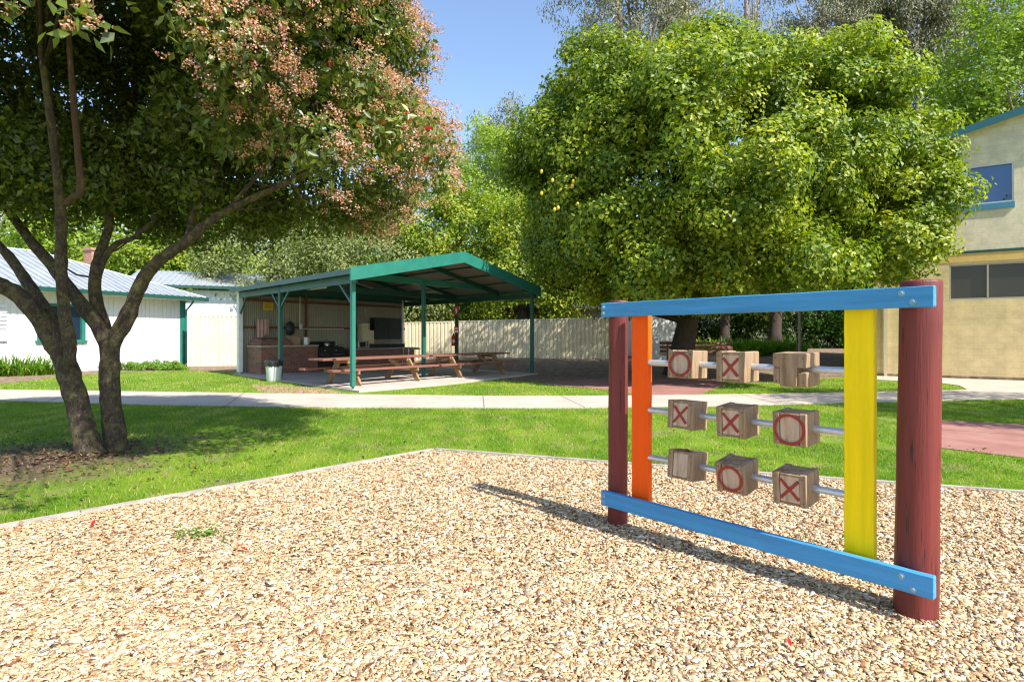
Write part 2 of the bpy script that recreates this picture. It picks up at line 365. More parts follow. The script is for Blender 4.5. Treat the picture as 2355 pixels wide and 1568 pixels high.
def leaf_cloud(rng, cl, cd, rc, per, L, W, flat=.75, up=.45, outw=.5, rnd_clump=.35, droop=.35, hi=1.0):
    """per leaves round each clump centre"""
    n = len(cl); per = np.broadcast_to(per, (n,)).astype(int); idx = np.repeat(np.arange(n), per); m = len(idx)
    v = unit(rng.normal(size=(m, 3))); rr = np.broadcast_to(rc, (n,))[idx]
    pos = cl[idx] + v * (rr * (.35 + .65 * rng.random(m) ** .6))[:, None] * np.array([1, 1, flat])
    nr = unit(v * .7 + cd[idx] * outw + np.array([0, 0, up]) + rng.normal(size=(m, 3)) * .45)
    s = .7 + .6 * rng.random(m)
    V, Fc = leaves(pos, nr, L * s, W * s, droop, rng)
    rc_ = rng.random(n)[idx]; r = np.clip((rc_ * rnd_clump + rng.random(m) * (1 - rnd_clump)) * hi, 0, 1)
    return V, Fc, np.repeat(r, 2), pos
def tree(name, label, c, R, n, rc, per, L, W, lm, bark, base=None, tr=.18, seed=1, zmin=None, inner=.3, amp=.12, group=None, cat='tree', flat=.75, limbs=10, keep=None, back=.5, hi=1.0, droop=.35, trunk_top=None, up=.45, fr=3.2, fill=0, lobes=()):
    rng = np.random.default_rng(seed); random.seed(seed)
    base = base or (c[0], c[1], 0.0)
    root = thing(name, label, cat, base, 0, group); b = np.array(base)
    cl, cd = clumps_on(rng, c, R, n, inner, amp, zmin, keep, fr)
    for lc, lr, ln in lobes:
        c3, d3 = clumps_on(rng, lc, (lr, lr, lr * .85), ln, .3, .12, zmin, keep, 4); cl = np.concatenate([cl, c3]); cd = np.concatenate([cd, d3])
    if fill:
        c2, d2 = clumps_on(rng, c, [q * .76 for q in R], fill, .5, amp, zmin, keep, fr); cl = np.concatenate([cl, c2]); cd = np.concatenate([cd, d2])
    toward = (cl - np.array(c)) @ unit(np.array([-c[0], -c[1], 0.0])) / max(R)
    per_ = np.where(toward > -.15, per, per * back)
    V, Fc, r, _ = leaf_cloud(rng, cl - b, cd, rc, per_, L, W, flat, up, rnd_clump=.4, hi=hi, droop=droop)
    mesh_obj('crown', V, Fc, lm, root, rnd=r)
    mb = MB(); top = Vector(trunk_top or (c[0], c[1], c[2] + R[2] * .3)) - Vector(base); pts = []
    for k in range(7):
        f = k / 6; pts.append(Vector((top.x * f + sin(f * 5 + seed) * tr * 1.2 * f, top.y * f + cos(f * 4 + seed) * tr * f, top.z * f)))
    mb.tube(pts, [tr * (1.35 if k == 0 else 1) * (1 - .75 * k / 6) for k in range(7)], 9, wob=.06)
    for k in range(limbs):
        q = Vector(cl[rng.integers(len(cl))] - b); s0 = pts[random.choice([2, 3, 3, 4, 5])]
        md = s0.lerp(q, .5) + Vector((random.uniform(-.3, .3), random.uniform(-.3, .3), random.uniform(.0, .5)))
        mb.tube([s0, s0.lerp(md, .5) + Vector((0, 0, -.1)), md, md.lerp(q, .6), q], [tr * .42, tr * .34, tr * .25, tr * .15, tr * .06], 6, wob=.06)
    mb.build('trunk', bark, root, smooth=True)
    return root

# ================================================================== CAMERA, LIGHT, SKY
cam = bpy.data.cameras.new('camera'); co = bpy.data.objects.new('camera', cam); C.objects.link(co)
co.location = (0, 0, H); co.rotation_euler = (pi / 2, 0, 0)
cam.sensor_width = 36; cam.lens = 36 * F / 2354.6; cam.shift_y = -(784 - HZ) / 2354.6; cam.clip_end = 2000; cam.clip_start = .05
sc = bpy.context.scene; sc.camera = co
SE = 47.0; LX, LY = -.712, .702
el = radians(SE)
sd = Vector((LX * cos(el), LY * cos(el), -sin(el)))
sun = bpy.data.lights.new('sun', 'SUN'); sun.energy = 4.8; sun.angle = radians(.55); sun.color = (1, .95, .86)
so = bpy.data.objects.new('sun', sun); C.objects.link(so); so.rotation_euler = sd.to_track_quat('-Z', 'Y').to_euler(); so.location = (20, -20, 30)
w = bpy.data.worlds.new('World'); sc.world = w; w.use_nodes = True; wn = w.node_tree
sky = wn.nodes.new('ShaderNodeTexSky'); sky.sky_type = 'NISHITA'; sky.sun_disc = False; sky.sun_elevation = el; sky.sun_rotation = math.atan2(-LX, -LY)
sky.air_density = 1.0; sky.dust_density = .6; sky.ozone_density = 1.6; sky.altitude = 100
bg = wn.nodes['Background']; bg.inputs['Strength'].default_value = .15; wn.links.new(sky.outputs[0], bg.inputs[0])
sc.view_settings.view_transform = 'Standard'; sc.view_settings.look = 'None'; sc.view_settings.exposure = .97; sc.view_settings.gamma = 1
sc.render.engine = 'CYCLES'; sc.cycles.max_bounces = 7; sc.cycles.diffuse_bounces = 4; sc.cycles.glossy_bounces = 3; sc.cycles.transmission_bounces = 4; sc.cycles.transparent_max_bounces = 4
sc.cycles.use_denoising = True; sc.cycles.filter_width = 1.25; sc.cycles.sample_clamp_indirect = 6

# ================================================================== GROUND
TA = G(232, 1040)      # foot of the flowering tree
M['lawn'] = lawn_material()
def slab_obj(name, pts, z0, z1, m, kind='structure', label=None, cat=None):
    o = MB().poly([(p[0], p[1]) for p in pts], z0, z1).build(name, m); tag(o, label, cat, None, kind); return o
tag(MB().poly([(-220, -20), (220, -20), (220, 320), (-220, 320)], -.3, 0).build('ground', M['lawn']), kind='structure')

e0, e1, e2 = G(0, 1219), G(995, 1038), G(2355, 1139)
def ext(a, b, k): return a + (a - b) * k
EL = ext(e0, e1, 1.2); ER = ext(e2, e1, .9)
chip_poly = [(EL.x, EL.y), (EL.x, -3), (ER.x, -3), (ER.x, ER.y), (e1.x, e1.y)]
slab_obj('playground_chip_bed', chip_poly, -.02, .004, M['chip_base'])
def edging(a, b, label):
    r = thing('timber_edging', label, 'garden edging', (a.x, a.y, 0), 0, 'timber edging round the chip bed'); mb = MB()
    d = b - a; n = 5
    for k in range(n):
        p, q = d * (k / n) + Vector((0, 0, .012)), d * ((k + 1) / n) - d.normalized() * .006 + Vector((0, 0, .012 + random.uniform(-.004, .004)))
        mb.bar(p, q, .05, .06)
    mb.build('sleeper', M['edging'], r)
edging(EL, e1, 'grey timber edging running from the lower left up to the bed corner')
edging(e1 + Vector((.03, 0, 0)), ER, 'grey timber edging from the bed corner to the right, behind the frame')

lowp = [(-400, 910), (0, 922), (340, 932), (760, 938.5), (1300, 940), (1650, 935), (2000, 926), (2355, 918), (2800, 908)]
upp = [(-400, 888), (0, 897), (300, 901), (570, 905), (1150, 912), (1400, 911), (1750, 907), (2000, 902), (2160, 899), (2355, 893), (2800, 884)]
path_poly = [G(*p) for p in lowp] + [G(*p) for p in reversed(upp)]
po = slab_obj('concrete_path', path_poly, -.05, .02, M['concrete'])
mb = MB()
for (a, b, c, d) in ((1110, 912, 1113, 939), (1290, 912, 1345, 939), (560, 905, 520, 935), (180, 900, 110, 925), (1700, 908, 1790, 931), (2080, 901, 2210, 921)):
    p, q = G(a, b), G(c, d); p.z = q.z = .0215; mb.bar(p, q, .018, .002)
mb.build('path_joint', M['joint'], po)
apron = [G(1985, 866), G(2360, 879), G(2900, 890), G(2900, 884), G(2355, 893), G(2215, 897), G(2215, 893), G(2180, 885), G(2030, 878)]
slab_obj('concrete_apron', [G(1960, 862), G(2000, 858), G(2360, 870), G(2900, 884), G(2900, 886), G(2355, 892), G(2222, 896), G(2205, 887), G(2160, 881), G(2020, 874)], -.05, .016, M['concrete'])
pk = slab_obj('pink_pavement', [G(1240, 883), G(1330, 874), G(1640, 872), G(1668, 884), G(1610, 907), G(1478, 911), G(1400, 897), G(1290, 888)], -.05, .012, M['pink'])
pp = slab_obj('pink_pad', [G(2062, 962), G(2355, 977), G(2900, 1000), G(2900, 1120), G(2355, 1054), G(2090, 1022)], -.05, .012, M['pink'])
mb = MB(); a, b = G(2080, 984), G(2900, 1036); a.z = b.z = .0135; mb.bar(a, b, .015, .002); mb.build('pad_joint', M['joint'], pp)

soil_b = [G(1160, 874), G(1255, 881), G(1340, 873), G(1640, 873), G(1700, 882), G(1880, 872), G(1985, 862), G(1990, 822), G(1700, 812), G(1400, 818), G(930, 825), G(940, 846)]
slab_obj('bark_ground', soil_b, -.05, .006, M['soil'])
def bank():
    V, Fq = [], []; nx, ny = 60, 40
    for j in range(ny + 1):
        y = 20.6 + 26 * (j / ny) ** 1.3; xl = .95 - 5.9 * (y - 20) / 7.6 if y < 27.9 else -6.0
        for i in range(nx + 1):
            x = xl + (40 - xl) * (i / nx) ** 1.2; V.append((x, y, gz(x, y) + .012))
    for j in range(ny):
        for i in range(nx): a = j * (nx + 1) + i; Fq.append((a, a + 1, a + nx + 2, a + nx + 1))
    tag(mesh_obj('bark_bank', V, Fq, M['soil'], smooth=True), kind='structure')
bank()
slab_obj('garden_soil', [G(-250, 905), G(0, 884), G(130, 868), G(290, 856), G(430, 852), G(530, 856), G(560, 846), G(560, 838), G(430, 834), G(-250, 850)], -.05, .008, M['soil'])
slab_obj('dirt_patch', [G(575, 886), G(640, 884), G(720, 890), G(800, 905), G(690, 908), G(600, 901)], -.05, .004, ground_mat('bare_dirt', [(.25, .16, .1), (.36, .23, .15), (.42, .29, .2)], 4, 60, .5))
hole = [G(2030, 1012), G(2062, 994), G(2100, 1002), G(2095, 1018)]

def inpoly(P_, poly):
    x, y = P_[:, 0], P_[:, 1]; ins = np.zeros(len(x), bool); n = len(poly); j = n - 1
    for i in range(n):
        xi, yi = poly[i][0], poly[i][1]; xj, yj = poly[j][0], poly[j][1]
        if yi != yj: ins ^= ((yi > y) != (yj > y)) & (x < (xj - xi) * (y - yi) / (yj - yi) + xi)
        j = i
    return ins
# ---- wood chips
def make_chips():
    rng = np.random.default_rng(3)
    def sample(n, y0, y1, pw):
        y = (y0 ** pw + rng.random(n) * (y1 ** pw - y0 ** pw)) ** (1 / pw); x = rng.uniform(-1.08, 1.08, n) * y + rng.uniform(-.4, .4, n)
        p = np.stack([x, y], 1); return p[inpoly(p, chip_poly)]
    p = np.concatenate([sample(270000, 1.7, 7.2, 1.3), sample(50000, 1.7, 3.6, 1.5)]); n = len(p)
    big = rng.random(n)
    L = np.exp(np.where(rng.random(n) < .68, rng.normal(-4.02, .35, n), rng.normal(-3.45, .38, n))); L = np.clip(L, .007, .1); Wd = np.clip(L * rng.uniform(.22, .8, n), .004, .036)
    L *= np.clip(.85 + p[:, 1] * .05, 1, 1.3); Wd *= np.clip(.85 + p[:, 1] * .05, 1, 1.3)
    yaw = rng.uniform(0, 6.28, n); tilt = rng.normal(0, .17, n); roll = rng.normal(0, .22, n); spl = rng.random(n) < .022; L = np.where(spl, rng.uniform(.04, .12, n), L); Wd = np.where(spl, rng.uniform(.003, .009, n), Wd); tilt = np.where(spl, tilt * .4, tilt)
    ax = np.stack([np.cos(yaw) * np.cos(tilt), np.sin(yaw) * np.cos(tilt), np.sin(tilt)], 1)
    sd_ = np.stack([-np.sin(yaw) * np.cos(roll), np.cos(yaw) * np.cos(roll), np.sin(roll)], 1)
    up = np.cross(ax, sd_)
    hgt = .007 + .014 * rng.random(n) + .012 * (np.sin(p[:, 0] * 3.1 + np.sin(p[:, 1] * 2.3)) * np.sin(p[:, 1] * 3.7) * .5 + .5)
    c = np.stack([p[:, 0], p[:, 1], hgt], 1)
    th = rng.uniform(.0015, .006, n)[:, None]
    # 6-gon-ish chip: 4 irregular corners, thick
    cor = []
    for (a, b) in ((-1, -1), (1, -1), (1, 1), (-1, 1)):
        ja = .5 * (a * (1 - .55 * rng.random(n) ** 2)); jb = .5 * (b * (1 - .6 * rng.random(n) ** 1.5))
        cor.append(c + ax * (L * ja)[:, None] + sd_ * (Wd * jb)[:, None] + up * ((rng.random(n) - .5) * .004)[:, None])
    V = np.stack([q + up * th * .5 for q in cor] + [q - up * th * .5 for q in cor], 1).reshape(-1, 3)
    i = np.arange(n)[:, None] * 8
    fs = [[0, 1, 2, 3], [1, 0, 4, 5], [2, 1, 5, 6], [3, 2, 6, 7], [0, 3, 7, 4]]
    Fc = np.concatenate([i + np.array([f]) for f in fs], 1).reshape(-1, 4)
    r = rng.random(n); dk = rng.random(n) < np.where(spl, .5, .085); r = np.where(dk, r * .15, .1 + r * .9)
    tag(mesh_obj('wood_chips', V, Fc, LM['chips'], rnd=np.repeat(r, 5)), 'loose pale wood chips covering the playground bed', 'wood chips', kind='stuff')
make_chips()

# ---- grass blades
def make_grass():
    rng = np.random.default_rng(5)
    def fan(n, y0, y1, pw=1.2, sp=1.02):
        y = (y0 ** pw + rng.random(n) * (y1 ** pw - y0 ** pw)) ** (1 / pw); x = rng.uniform(-sp, sp, n) * y + rng.uniform(-.4, .4, n)
        return np.stack([x, y], 1)
    lowline = np.array([[g.x, g.y] for g in [G(*q) for q in lowp]]); upline = np.array([[g.x, g.y] for g in [G(*q) for q in upp]])
    p1 = fan(400000, 3.2, 13.0); k = ~inpoly(p1, chip_poly) & (p1[:, 1] < np.interp(p1[:, 0], lowline[:, 0], lowline[:, 1]) + .03)
    k &= ~inpoly(p1, [(g.x, g.y) for g in [G(2062, 962), G(2355, 977), G(2900, 1000), G(2900, 1120), G(2355, 1054), G(2090, 1022)]])
    p1 = p1[k]
    # worn patches
    w3 = rng.normal(size=(14, 2)) * 5; p3 = rng.uniform(0, 6.28, 14)
    def fine(p): return np.mean(np.sin(p @ w3.T + p3), axis=1) * 3.7
    w = rng.normal(size=(9, 2)) * 1.6; ph = rng.uniform(0, 6.28, 9)
    def patch(p): return np.mean(np.sin(p @ w.T + ph), axis=1)
    dT = np.hypot(p1[:, 0] - TA.x + .5, p1[:, 1] - TA.y + .6) + patch(p1) * 1.6
    pr = np.clip((dT - .9) / 1.9, .04, 1) * np.where(patch(p1) > .32, .35, 1) * np.clip(1.1 - .62 * np.clip(fine(p1) + .4, 0, 2) * (p1[:, 1] < 8.5 + .25 * p1[:, 0]), .2, 1)
    p1 = p1[rng.random(len(p1)) < pr]
    p2 = fan(110000, 12.0, 25.0, 1.3)
    front = [G(-250, 905), G(0, 884), G(130, 868), G(290, 856), G(430, 852), G(530, 856), G(545, 864), G(680, 884), G(800, 906), G(840, 908), G(1165, 874), G(1240, 883), G(1290, 888), G(1400, 897), G(1478, 911), G(1150, 911), G(570, 904), G(300, 900), G(0, 896), G(-250, 891)]
    fr2 = [G(1668, 884), G(1720, 881), G(1900, 873), G(2025, 875), G(2160, 882), G(2205, 888), G(2218, 896), G(2160, 898), G(2000, 901), G(1750, 906), G(1612, 906)]
    p2 = p2[inpoly(p2, [(g.x, g.y) for g in front]) | inpoly(p2, [(g.x, g.y) for g in fr2])]
    for name, p, hh, ww, lab in (('lawn_grass', p1, .036, .0065, 'short green lawn grass around the chip bed'), ('lawn_grass', p2, .05, .014, 'bright green grass strip beyond the concrete path')):
        n = len(p); a = rng.uniform(0, 6.28, n); h_ = hh * rng.uniform(.5, 1.4, n); w_ = ww * rng.uniform(.6, 1.3, n)
        b = np.stack([p[:, 0], p[:, 1], np.full(n, -.002)], 1); s = np.stack([np.cos(a), np.sin(a), np.zeros(n)], 1)
        ln = rng.normal(0, .5, (n, 2)); tip = b + np.stack([ln[:, 0] * h_, ln[:, 1] * h_, h_], 1)
        V = np.stack([b - s * w_[:, None] / 2, b + s * w_[:, None] / 2, tip], 1).reshape(-1, 3)
        Fc = np.arange(3 * n).reshape(-1, 3)
        big = np.mean(np.sin((p * .45) @ w.T + ph), axis=1) * .5 + .5
        fn = np.clip(fine(p), -1, 1.6) * .15; r = np.clip(rng.random(n) * .5 + big * .45 - .02 + fn, 0, .95); r = np.where(rng.random(n) < .05 + .28 * np.clip(fn * 8, 0, 1), 1, r)
        tag(mesh_obj(name, V, Fc, LM['grass'], rnd=r), lab, 'grass', kind='stuff')
make_grass()

# fallen red leaves and the weed
def blade_leaf(L, W, col='redleaf'):
    mb = MB(); n = 6; vs = []
    for k in range(n + 1):
        f = k / n; wd = W * .5 * sin(pi * min(1, f * .96 + .03)) ** .8; z = .006 + .02 * (f - .4) ** 2 + (.012 * f)
        vs += [(f * L, -wd, z + wd * .35), (f * L, 0, z), (f * L, wd, z + wd * .35)]
    fs = []
    for k in range(n):
        o = 3 * k; fs += [(o, o + 3, o + 4, o + 1), (o + 1, o + 4, o + 5, o + 2)]
    mb.add(vs, fs); return mb
fl = [(210, 1221, .6, 'red leaf near the left edging of the chip bed'), (570, 1279, 1.1, 'bright red leaf lying upright-tipped mid chip bed'), (1068, 1073, .3, 'small red leaf just inside the far corner of the bed'),
      (362, 1465, .1, 'red leaf in the chips low at the left'), (1070, 1376, .2, 'curled red leaf on the chips below the shadow'), (1818, 1505, .5, 'dull red leaf near the foot of the frame shadow'), (1210, 1185, .9, 'tiny red leaf beside the shadow tip')]
for i, (u, v, a, lab) in enumerate(fl):
    o = blade_leaf(.06 if i < 2 else .042, .024 if i < 2 else .018).build('fallen_leaf', LM['redleaf']); g = G(u, v); o.location = (g.x, g.y, .032); o.rotation_euler = (0, -.25, a * 3)
    tag(o, lab, 'leaf', 'red leaves fallen on the chips')
g = G(455, 1240); wd = thing('weed', 'small green weed growing through the wood chips', 'plant', (g.x, g.y, .02))
rng = np.random.default_rng(9); n = 90; ps = np.stack([rng.normal(0, .1, n), rng.normal(0, .06, n), rng.uniform(.01, .05, n)], 1)
V, Fc = leaves(ps, unit(np.array([0, 0, 1.]) + rng.normal(0, .4, (n, 3))), rng.uniform(.025, .05, n), rng.uniform(.014, .026, n), .1, rng)
mesh_obj('foliage', V, Fc, LM['weed'], wd, rnd=np.repeat(rng.random(n), 2))

# ================================================================== TIC-TAC-TOE FRAME
pL, pR = Vector((.81, 4.45, 0)), Vector((2.085, 3.0, 0))
d = (pR - pL).normalized(); rzf = math.atan2(d.y, d.x); LEN = (pR - pL).length
fr = thing('noughts_and_crosses_frame', 'colourful wooden noughts and crosses play frame with spinning blocks', 'play equipment', pL, rzf)
# local: x along the frame from far post to near post, -y towards the viewer's side
def post(x, r0, r1, top, lean, name, seed):
    random.seed(seed); mb = MB(); n = 28; pts = []; zs = [-.1, 0, .12, .3, .5, .7, .9, 1.1, 1.3, 1.5, top - .012, top]
    b = len(mb.v); ph = random.uniform(0, 6)
    for i, z in enumerate(zs):
        f = max(0, z) / top; r = r0 + (r1 - r0) * f; r *= (1 + .012 * sin(z * 9 + ph)) * (.95 if i == len(zs) - 1 else 1)
        for k in range(n):
            a = 2 * pi * k / n; rr = r * (1 + .018 * sin(3 * a + ph + z) + .008 * random.uniform(-1, 1))
            mb.v.append((x + lean[0] * f + cos(a) * rr, lean[1] * f + sin(a) * rr, z))
    for i in range(len(zs) - 1):
        for k in range(n):
            k2 = (k + 1) % n; mb.f.append([i * n + k, i * n + k2, (i + 1) * n + k2, (i + 1) * n + k])
    mb.f.append([(len(zs) - 1) * n + k for k in range(n)])
    return mb.build(name, M['maroon'], fr, smooth=True)
post(0, .075, .072, 1.715, (.01, 0), 'post', 1)
p2_ = post(LEN, .099, .092, 1.73, (.02, .01), 'post', 2)
yb = -.095
def woodbar(name, x0, x1, y0, y1, z0, z1, m, bv=.004, skew=0, jit=.0014):
    """sawn timber: chamfered section swept along its long axis with slightly uneven edges"""
    mb = MB(); rs = random.Random(name + str(x0)); along_x = (x1 - x0) > (z1 - z0); n = 26
    a0, a1 = (x0, x1) if along_x else (z0, z1); b0, b1 = (z0, z1) if along_x else (x0, x1)
    ts = [0, bv / (a1 - a0)] + [k / n for k in range(1, n)] + [1 - bv / (a1 - a0), 1]
    for i, f in enumerate(ts):
        e = bv if i in (0, len(ts) - 1) else 0; a = a0 + (a1 - a0) * f
        sec = [(b0 + bv, y0), (b1 - bv, y0), (b1, y0 + bv), (b1, y1 - bv), (b1 - bv, y1), (b0 + bv, y1), (b0, y1 - bv), (b0, y0 + bv)]
        for b, y in sec:
            b += rs.uniform(-jit, jit) + (e if b < (b0 + b1) / 2 else -e); y += rs.uniform(-jit, jit) * .6 + (e if y < (y0 + y1) / 2 else -e)
            mb.v.append((a, y + skew * f, b) if along_x else (b, y, a))
    for i in range(len(ts) - 1):
        for k in range(8):
            k2 = (k + 1) % 8; q = [i * 8 + k, i * 8 + k2, (i + 1) * 8 + k2, (i + 1) * 8 + k]; mb.f.append(q if not along_x else q[::-1])
    mb.f.append(list(range(8)) if along_x else list(range(8))[::-1]); e_ = [(len(ts) - 1) * 8 + k for k in range(8)]; mb.f.append(e_[::-1] if along_x else e_)
    return mb.build(name, m, fr)
tb = woodbar('beam', -.05, LEN + .115, yb - .045, yb, 1.588, 1.692, M['blue'], skew=-.02); tb['label'] = 'upper blue cross beam'
bb = woodbar('beam', -.05, LEN + .115, yb - .045, yb, .168, .278, M['blue'], skew=-.02); bb['label'] = 'lower blue cross beam'
bo = woodbar('upright_board', .242 - .075, .242 + .075, -.05, -.004, .15, 1.64, M['orange']); bo['label'] = 'orange upright board'
by = woodbar('upright_board', 1.685 - .074, 1.685 + .074, -.06, -.012, .19, 1.64, M['yellow']); by['label'] = 'yellow upright board'
for zz, par in ((1.66, tb), (1.615, tb), (.245, bb), (.195, bb)):
    for x in (-.02, LEN - .02 + (.05 if zz in (1.615, .195) else 0)):
        sk = -.02 * (x + .05) / (LEN + .165)
        m_ = MB(); y = yb - .045 + sk
        ring = [(.016, 0), (.016, -.003), (.009, -.004), (.009, -.011), (.006, -.013)]
        n = 12; b = len(m_.v)
        for r, yy in ring:
            for k in range(n): m_.v.append((x + r * cos(2 * pi * k / n), y + yy, zz + r * sin(2 * pi * k / n)))
        for i in range(len(ring) - 1):
            for k in range(n):
                k2 = (k + 1) % n; m_.f.append([i * n + k, i * n + k2, (i + 1) * n + k2, (i + 1) * n + k])
        m_.f.append([(len(ring) - 1) * n + k for k in range(n)]); m_.build('bolt', M['bolt'], par)
rows = (1.253, .912, .57); cols = (.625, .985, 1.348); BS = .19
marks = [['O', 'X', ''], ['X', 'X', 'O'], ['T', 'O', 'X']]
rots = [[-2, 1, 2], [-4, 4, 3], [-6, 9, 6]]; yc = -.035
def blockmesh(size, seed, broken=False):
    random.seed(seed); h = size / 2; e = size * .2; mb = MB(); j = lambda: random.uniform(-.002, .002)
    # four boards round the rod plus recessed front and back boards
    if broken:
        mb.box(-h, h, -h, h, h * .15, h, .004); mb.box(-h, -h + e, -h + .004, h, -h * .85, h * .13, .004)
        mb.box(h - e * 1.3, h, -h + .004, h, -h, -h * .12, .004)
        mb.box(-h + e + .002, h - e * 1.3 - .002, -h - .003, h - .01, -h, h * .7, .004)
    else:
        mb.box(-h, -h + e, -h + j(), h + j(), -h + j(), h, .004); mb.box(h - e, h, -h + j(), h + j(), -h + j(), h, .004)
        mb.box(-h + e + .003, h - e - .003, -h + .005, h - .004, h - e * .5, h - .004 + j(), .003)
        mb.box(-h + e + .003, h - e - .003, -h + .005, h - .004, -h + .002, -h + e * .45, .003)
    mb.v = [(x + random.uniform(-.0012, .0012), y + random.uniform(-.0012, .0012), z + random.uniform(-.0012, .0012)) for x, y, z in mb.v]
    return mb
for r_, z in enumerate(rows):
    mb = MB(); mb.tube([(.312, -.03, z), (1.614, -.036, z)], .021, 16); mb.build('rod', M['pipe'], fr, smooth=False)
    for c_, x in enumerate(cols):
        mk = marks[r_][c_]; bmesh_ = blockmesh(BS, r_ * 3 + c_ + 5, mk == '')
        o = bmesh_.build('block', M['block'], fr, loc=(x, yc - .003 * c_, z)); o.rotation_euler = (radians(rots[r_][c_]), 0, 0)
        o['label'] = {'O': 'weathered wooden block marked with a red O', 'X': 'weathered wooden block marked with a red X', '': 'split wooden block with no mark on its front', 'T': 'wooden block with its X turned up to the top'}[mk]
        h = BS / 2; e = BS * .2; ww = h - e - .002; yf = -h + .003
        nl = MB()
        for nx_ in (-h + e * .5, h - e * .5):
            for nz_ in (-h * .72, h * .72): nl.bar((nx_ + random.uniform(-.004, .004), -h + .002, nz_), (nx_, -h - .0015, nz_ + .001), .006, .006)
        for nm in range(4):
            q8 = MB(); q8.v = nl.v[nm * 8:nm * 8 + 8]; q8.f = [[i_ - 0 for i_ in f_] for f_ in nl.f[:6]]; q8.build('nail', M['bolt_dark'], o)
        if mk:
            MB().box(-ww, ww, -h + .006, h - .006, -h + e * .47, h - e * .47, .002).build('face_board', M['block_face'], o)
            m_ = MB(); t = .0018; rad = .062
            rt = random.Random(r_ * 3 + c_)
            if mk in 'XT':
                for s in (1, -1):
                    a = rt.uniform(-.004, .004); qa, qb = (-.05 + a, -.056 * s), (.05 - a, .056 * s); n = 8
                    dx, dz = qb[0] - qa[0], qb[1] - qa[1]; l = math.hypot(dx, dz); nx, nz = -dz / l * .009, dx / l * .009
                    base = len(m_.v)
                    off = t * (1 if s > 0 else 1.5)
                    for k in range(n + 1):
                        f = k / n; wv = 1 + rt.uniform(-.12, .12); px, pz = qa[0] + dx * f, qa[1] + dz * f
                        for sg in (1, -1):
                            for dep in (0, off):
                                m_.v.append((px + nx * sg * wv, -dep, pz + nz * sg * wv))
                    for k in range(n):
                        o4, q4 = base + 4 * k, base + 4 * k + 4
                        m_.f += [[o4 + 1, q4 + 1, q4 + 3, o4 + 3], [o4, q4, q4 + 1, o4 + 1], [q4 + 2, o4 + 2, o4 + 3, q4 + 3]]
                    m_.f += [[base, base + 1, base + 3, base + 2], [base + 4 * n, base + 4 * n + 2, base + 4 * n + 3, base + 4 * n + 1]]
            else:
                n = 48; rad = .083 if (r_, c_) == (1, 2) else .074
                for k in range(n):
                    a = 2 * pi * k / n; wv = .009 * (1 + rt.uniform(-.1, .1))
                    for rr in (rad - wv, rad + wv):
                        for dep in (0, t): m_.v.append((rr * cos(a), -dep, rr * sin(a)))
                for k in range(n):
                    o4, q4 = 4 * k, 4 * ((k + 1) % n)
                    m_.f += [[o4 + 1, q4 + 1, q4 + 3, o4 + 3], [o4, q4, q4 + 1, o4 + 1], [q4 + 2, o4 + 2, o4 + 3, q4 + 3]]
            if mk == 'T':
                m_.v = [(x_, z_, -y_) for x_, y_, z_ in m_.v]
                mm = m_.build('painted_mark', M['mark'], o, loc=(0, 0, h + .001))
            else:
                fx = m_.build('painted_mark', M['mark'], o, loc=(.0, -h - .0005, 0)) if mk == 'O' else m_.build('painted_mark', M['mark'], o, loc=(0, -h + .0055, 0))

# ================================================================== PAVILION
FL, FRp, BL = G(811, 898), G(1223, 861), G(551, 861.5)
av, bv_ = FRp - FL, BL - FL; A, B = av.length, bv_.length; rzp = math.atan2(av.y, av.x)
pav = thing('picnic_shelter', 'green steel picnic shelter with low gable roof and open front', 'shelter', FL, rzp)
Ri = Matrix.Rotation(-rzp, 4, 'Z'); bl = Ri @ bv_
def Q(s, t, z=0.0): return Vector((s * A + t * bl.x, t * bl.y, z))
EZ, RZ = 3.20, 4.02        # roof top heights at eaves and ridge
MB().poly([Q(-.02, -.07)[:2], Q(.35, -.09)[:2], Q(1.02, -.02)[:2], Q(1.03, 1.03)[:2], Q(-.02, 1.03)[:2]], -.05, .045).build('floor_slab', M['slab'], pav)
ra = 4
def rz_(s): return EZ - .0 + (RZ - EZ) * (1 - abs(s - .5) * 2)
def postp(s, t, m='green_paint', top=3.0, w=.11, lab=None):
    q = Q(s, t); mb = MB(); mb.box(q.x - w / 2, q.x + w / 2, q.y - w / 2, q.y + w / 2, .1, top, .006)
    mb.box(q.x - .012, q.x + .012, q.y - .04, q.y + .04, .04, .12); o = mb.build('post', M[m], pav)
    if lab: o['label'] = lab
    return o
postp(0, 0, lab='bright green front corner post'); postp(1, 0, 'green_shaded'); postp(0, .56, 'green_shaded'); postp(.5, .22, 'green_shaded', top=3.3); pm = postp(1, .53, 'green_dark')
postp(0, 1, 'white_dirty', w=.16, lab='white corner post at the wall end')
# roof sheets (ribbed) on each slope
def roof_sheet(s0, s1, dz, m, name):
    mb = MB(); t0, t1 = -.035, 1.03; n = 210; b = 0
    for i in range(n + 1):
        t = t0 + (t1 - t0) * i / n; rib = .016 * (1 if i % 4 in (1, 2) else 0)
        for s in (s0, s1):
            q = Q(s, t, rz_(s) + rib + dz); mb.v.append(tuple(q))
    for i in range(n): mb.f.append([2 * i, 2 * i + 1, 2 * i + 3, 2 * i + 2])
    return mb.build(name, M[m], pav)
roof_sheet(-.03, .5, 0, 'roof_green', 'roof_sheet'); roof_sheet(.5, 1.012, 0, 'roof_green', 'roof_sheet')
roof_sheet(-.03, .5, -.02, 'roof_under', 'roof_lining'); roof_sheet(.5, 1.012, -.02, 'roof_under', 'roof_lining')
mb = MB(); mb.bar(Q(.5, -.035, RZ + .02), Q(.5, 1.03, RZ + .02), .3, .03); mb.build('ridge_cap', M['roof_green'], pav)
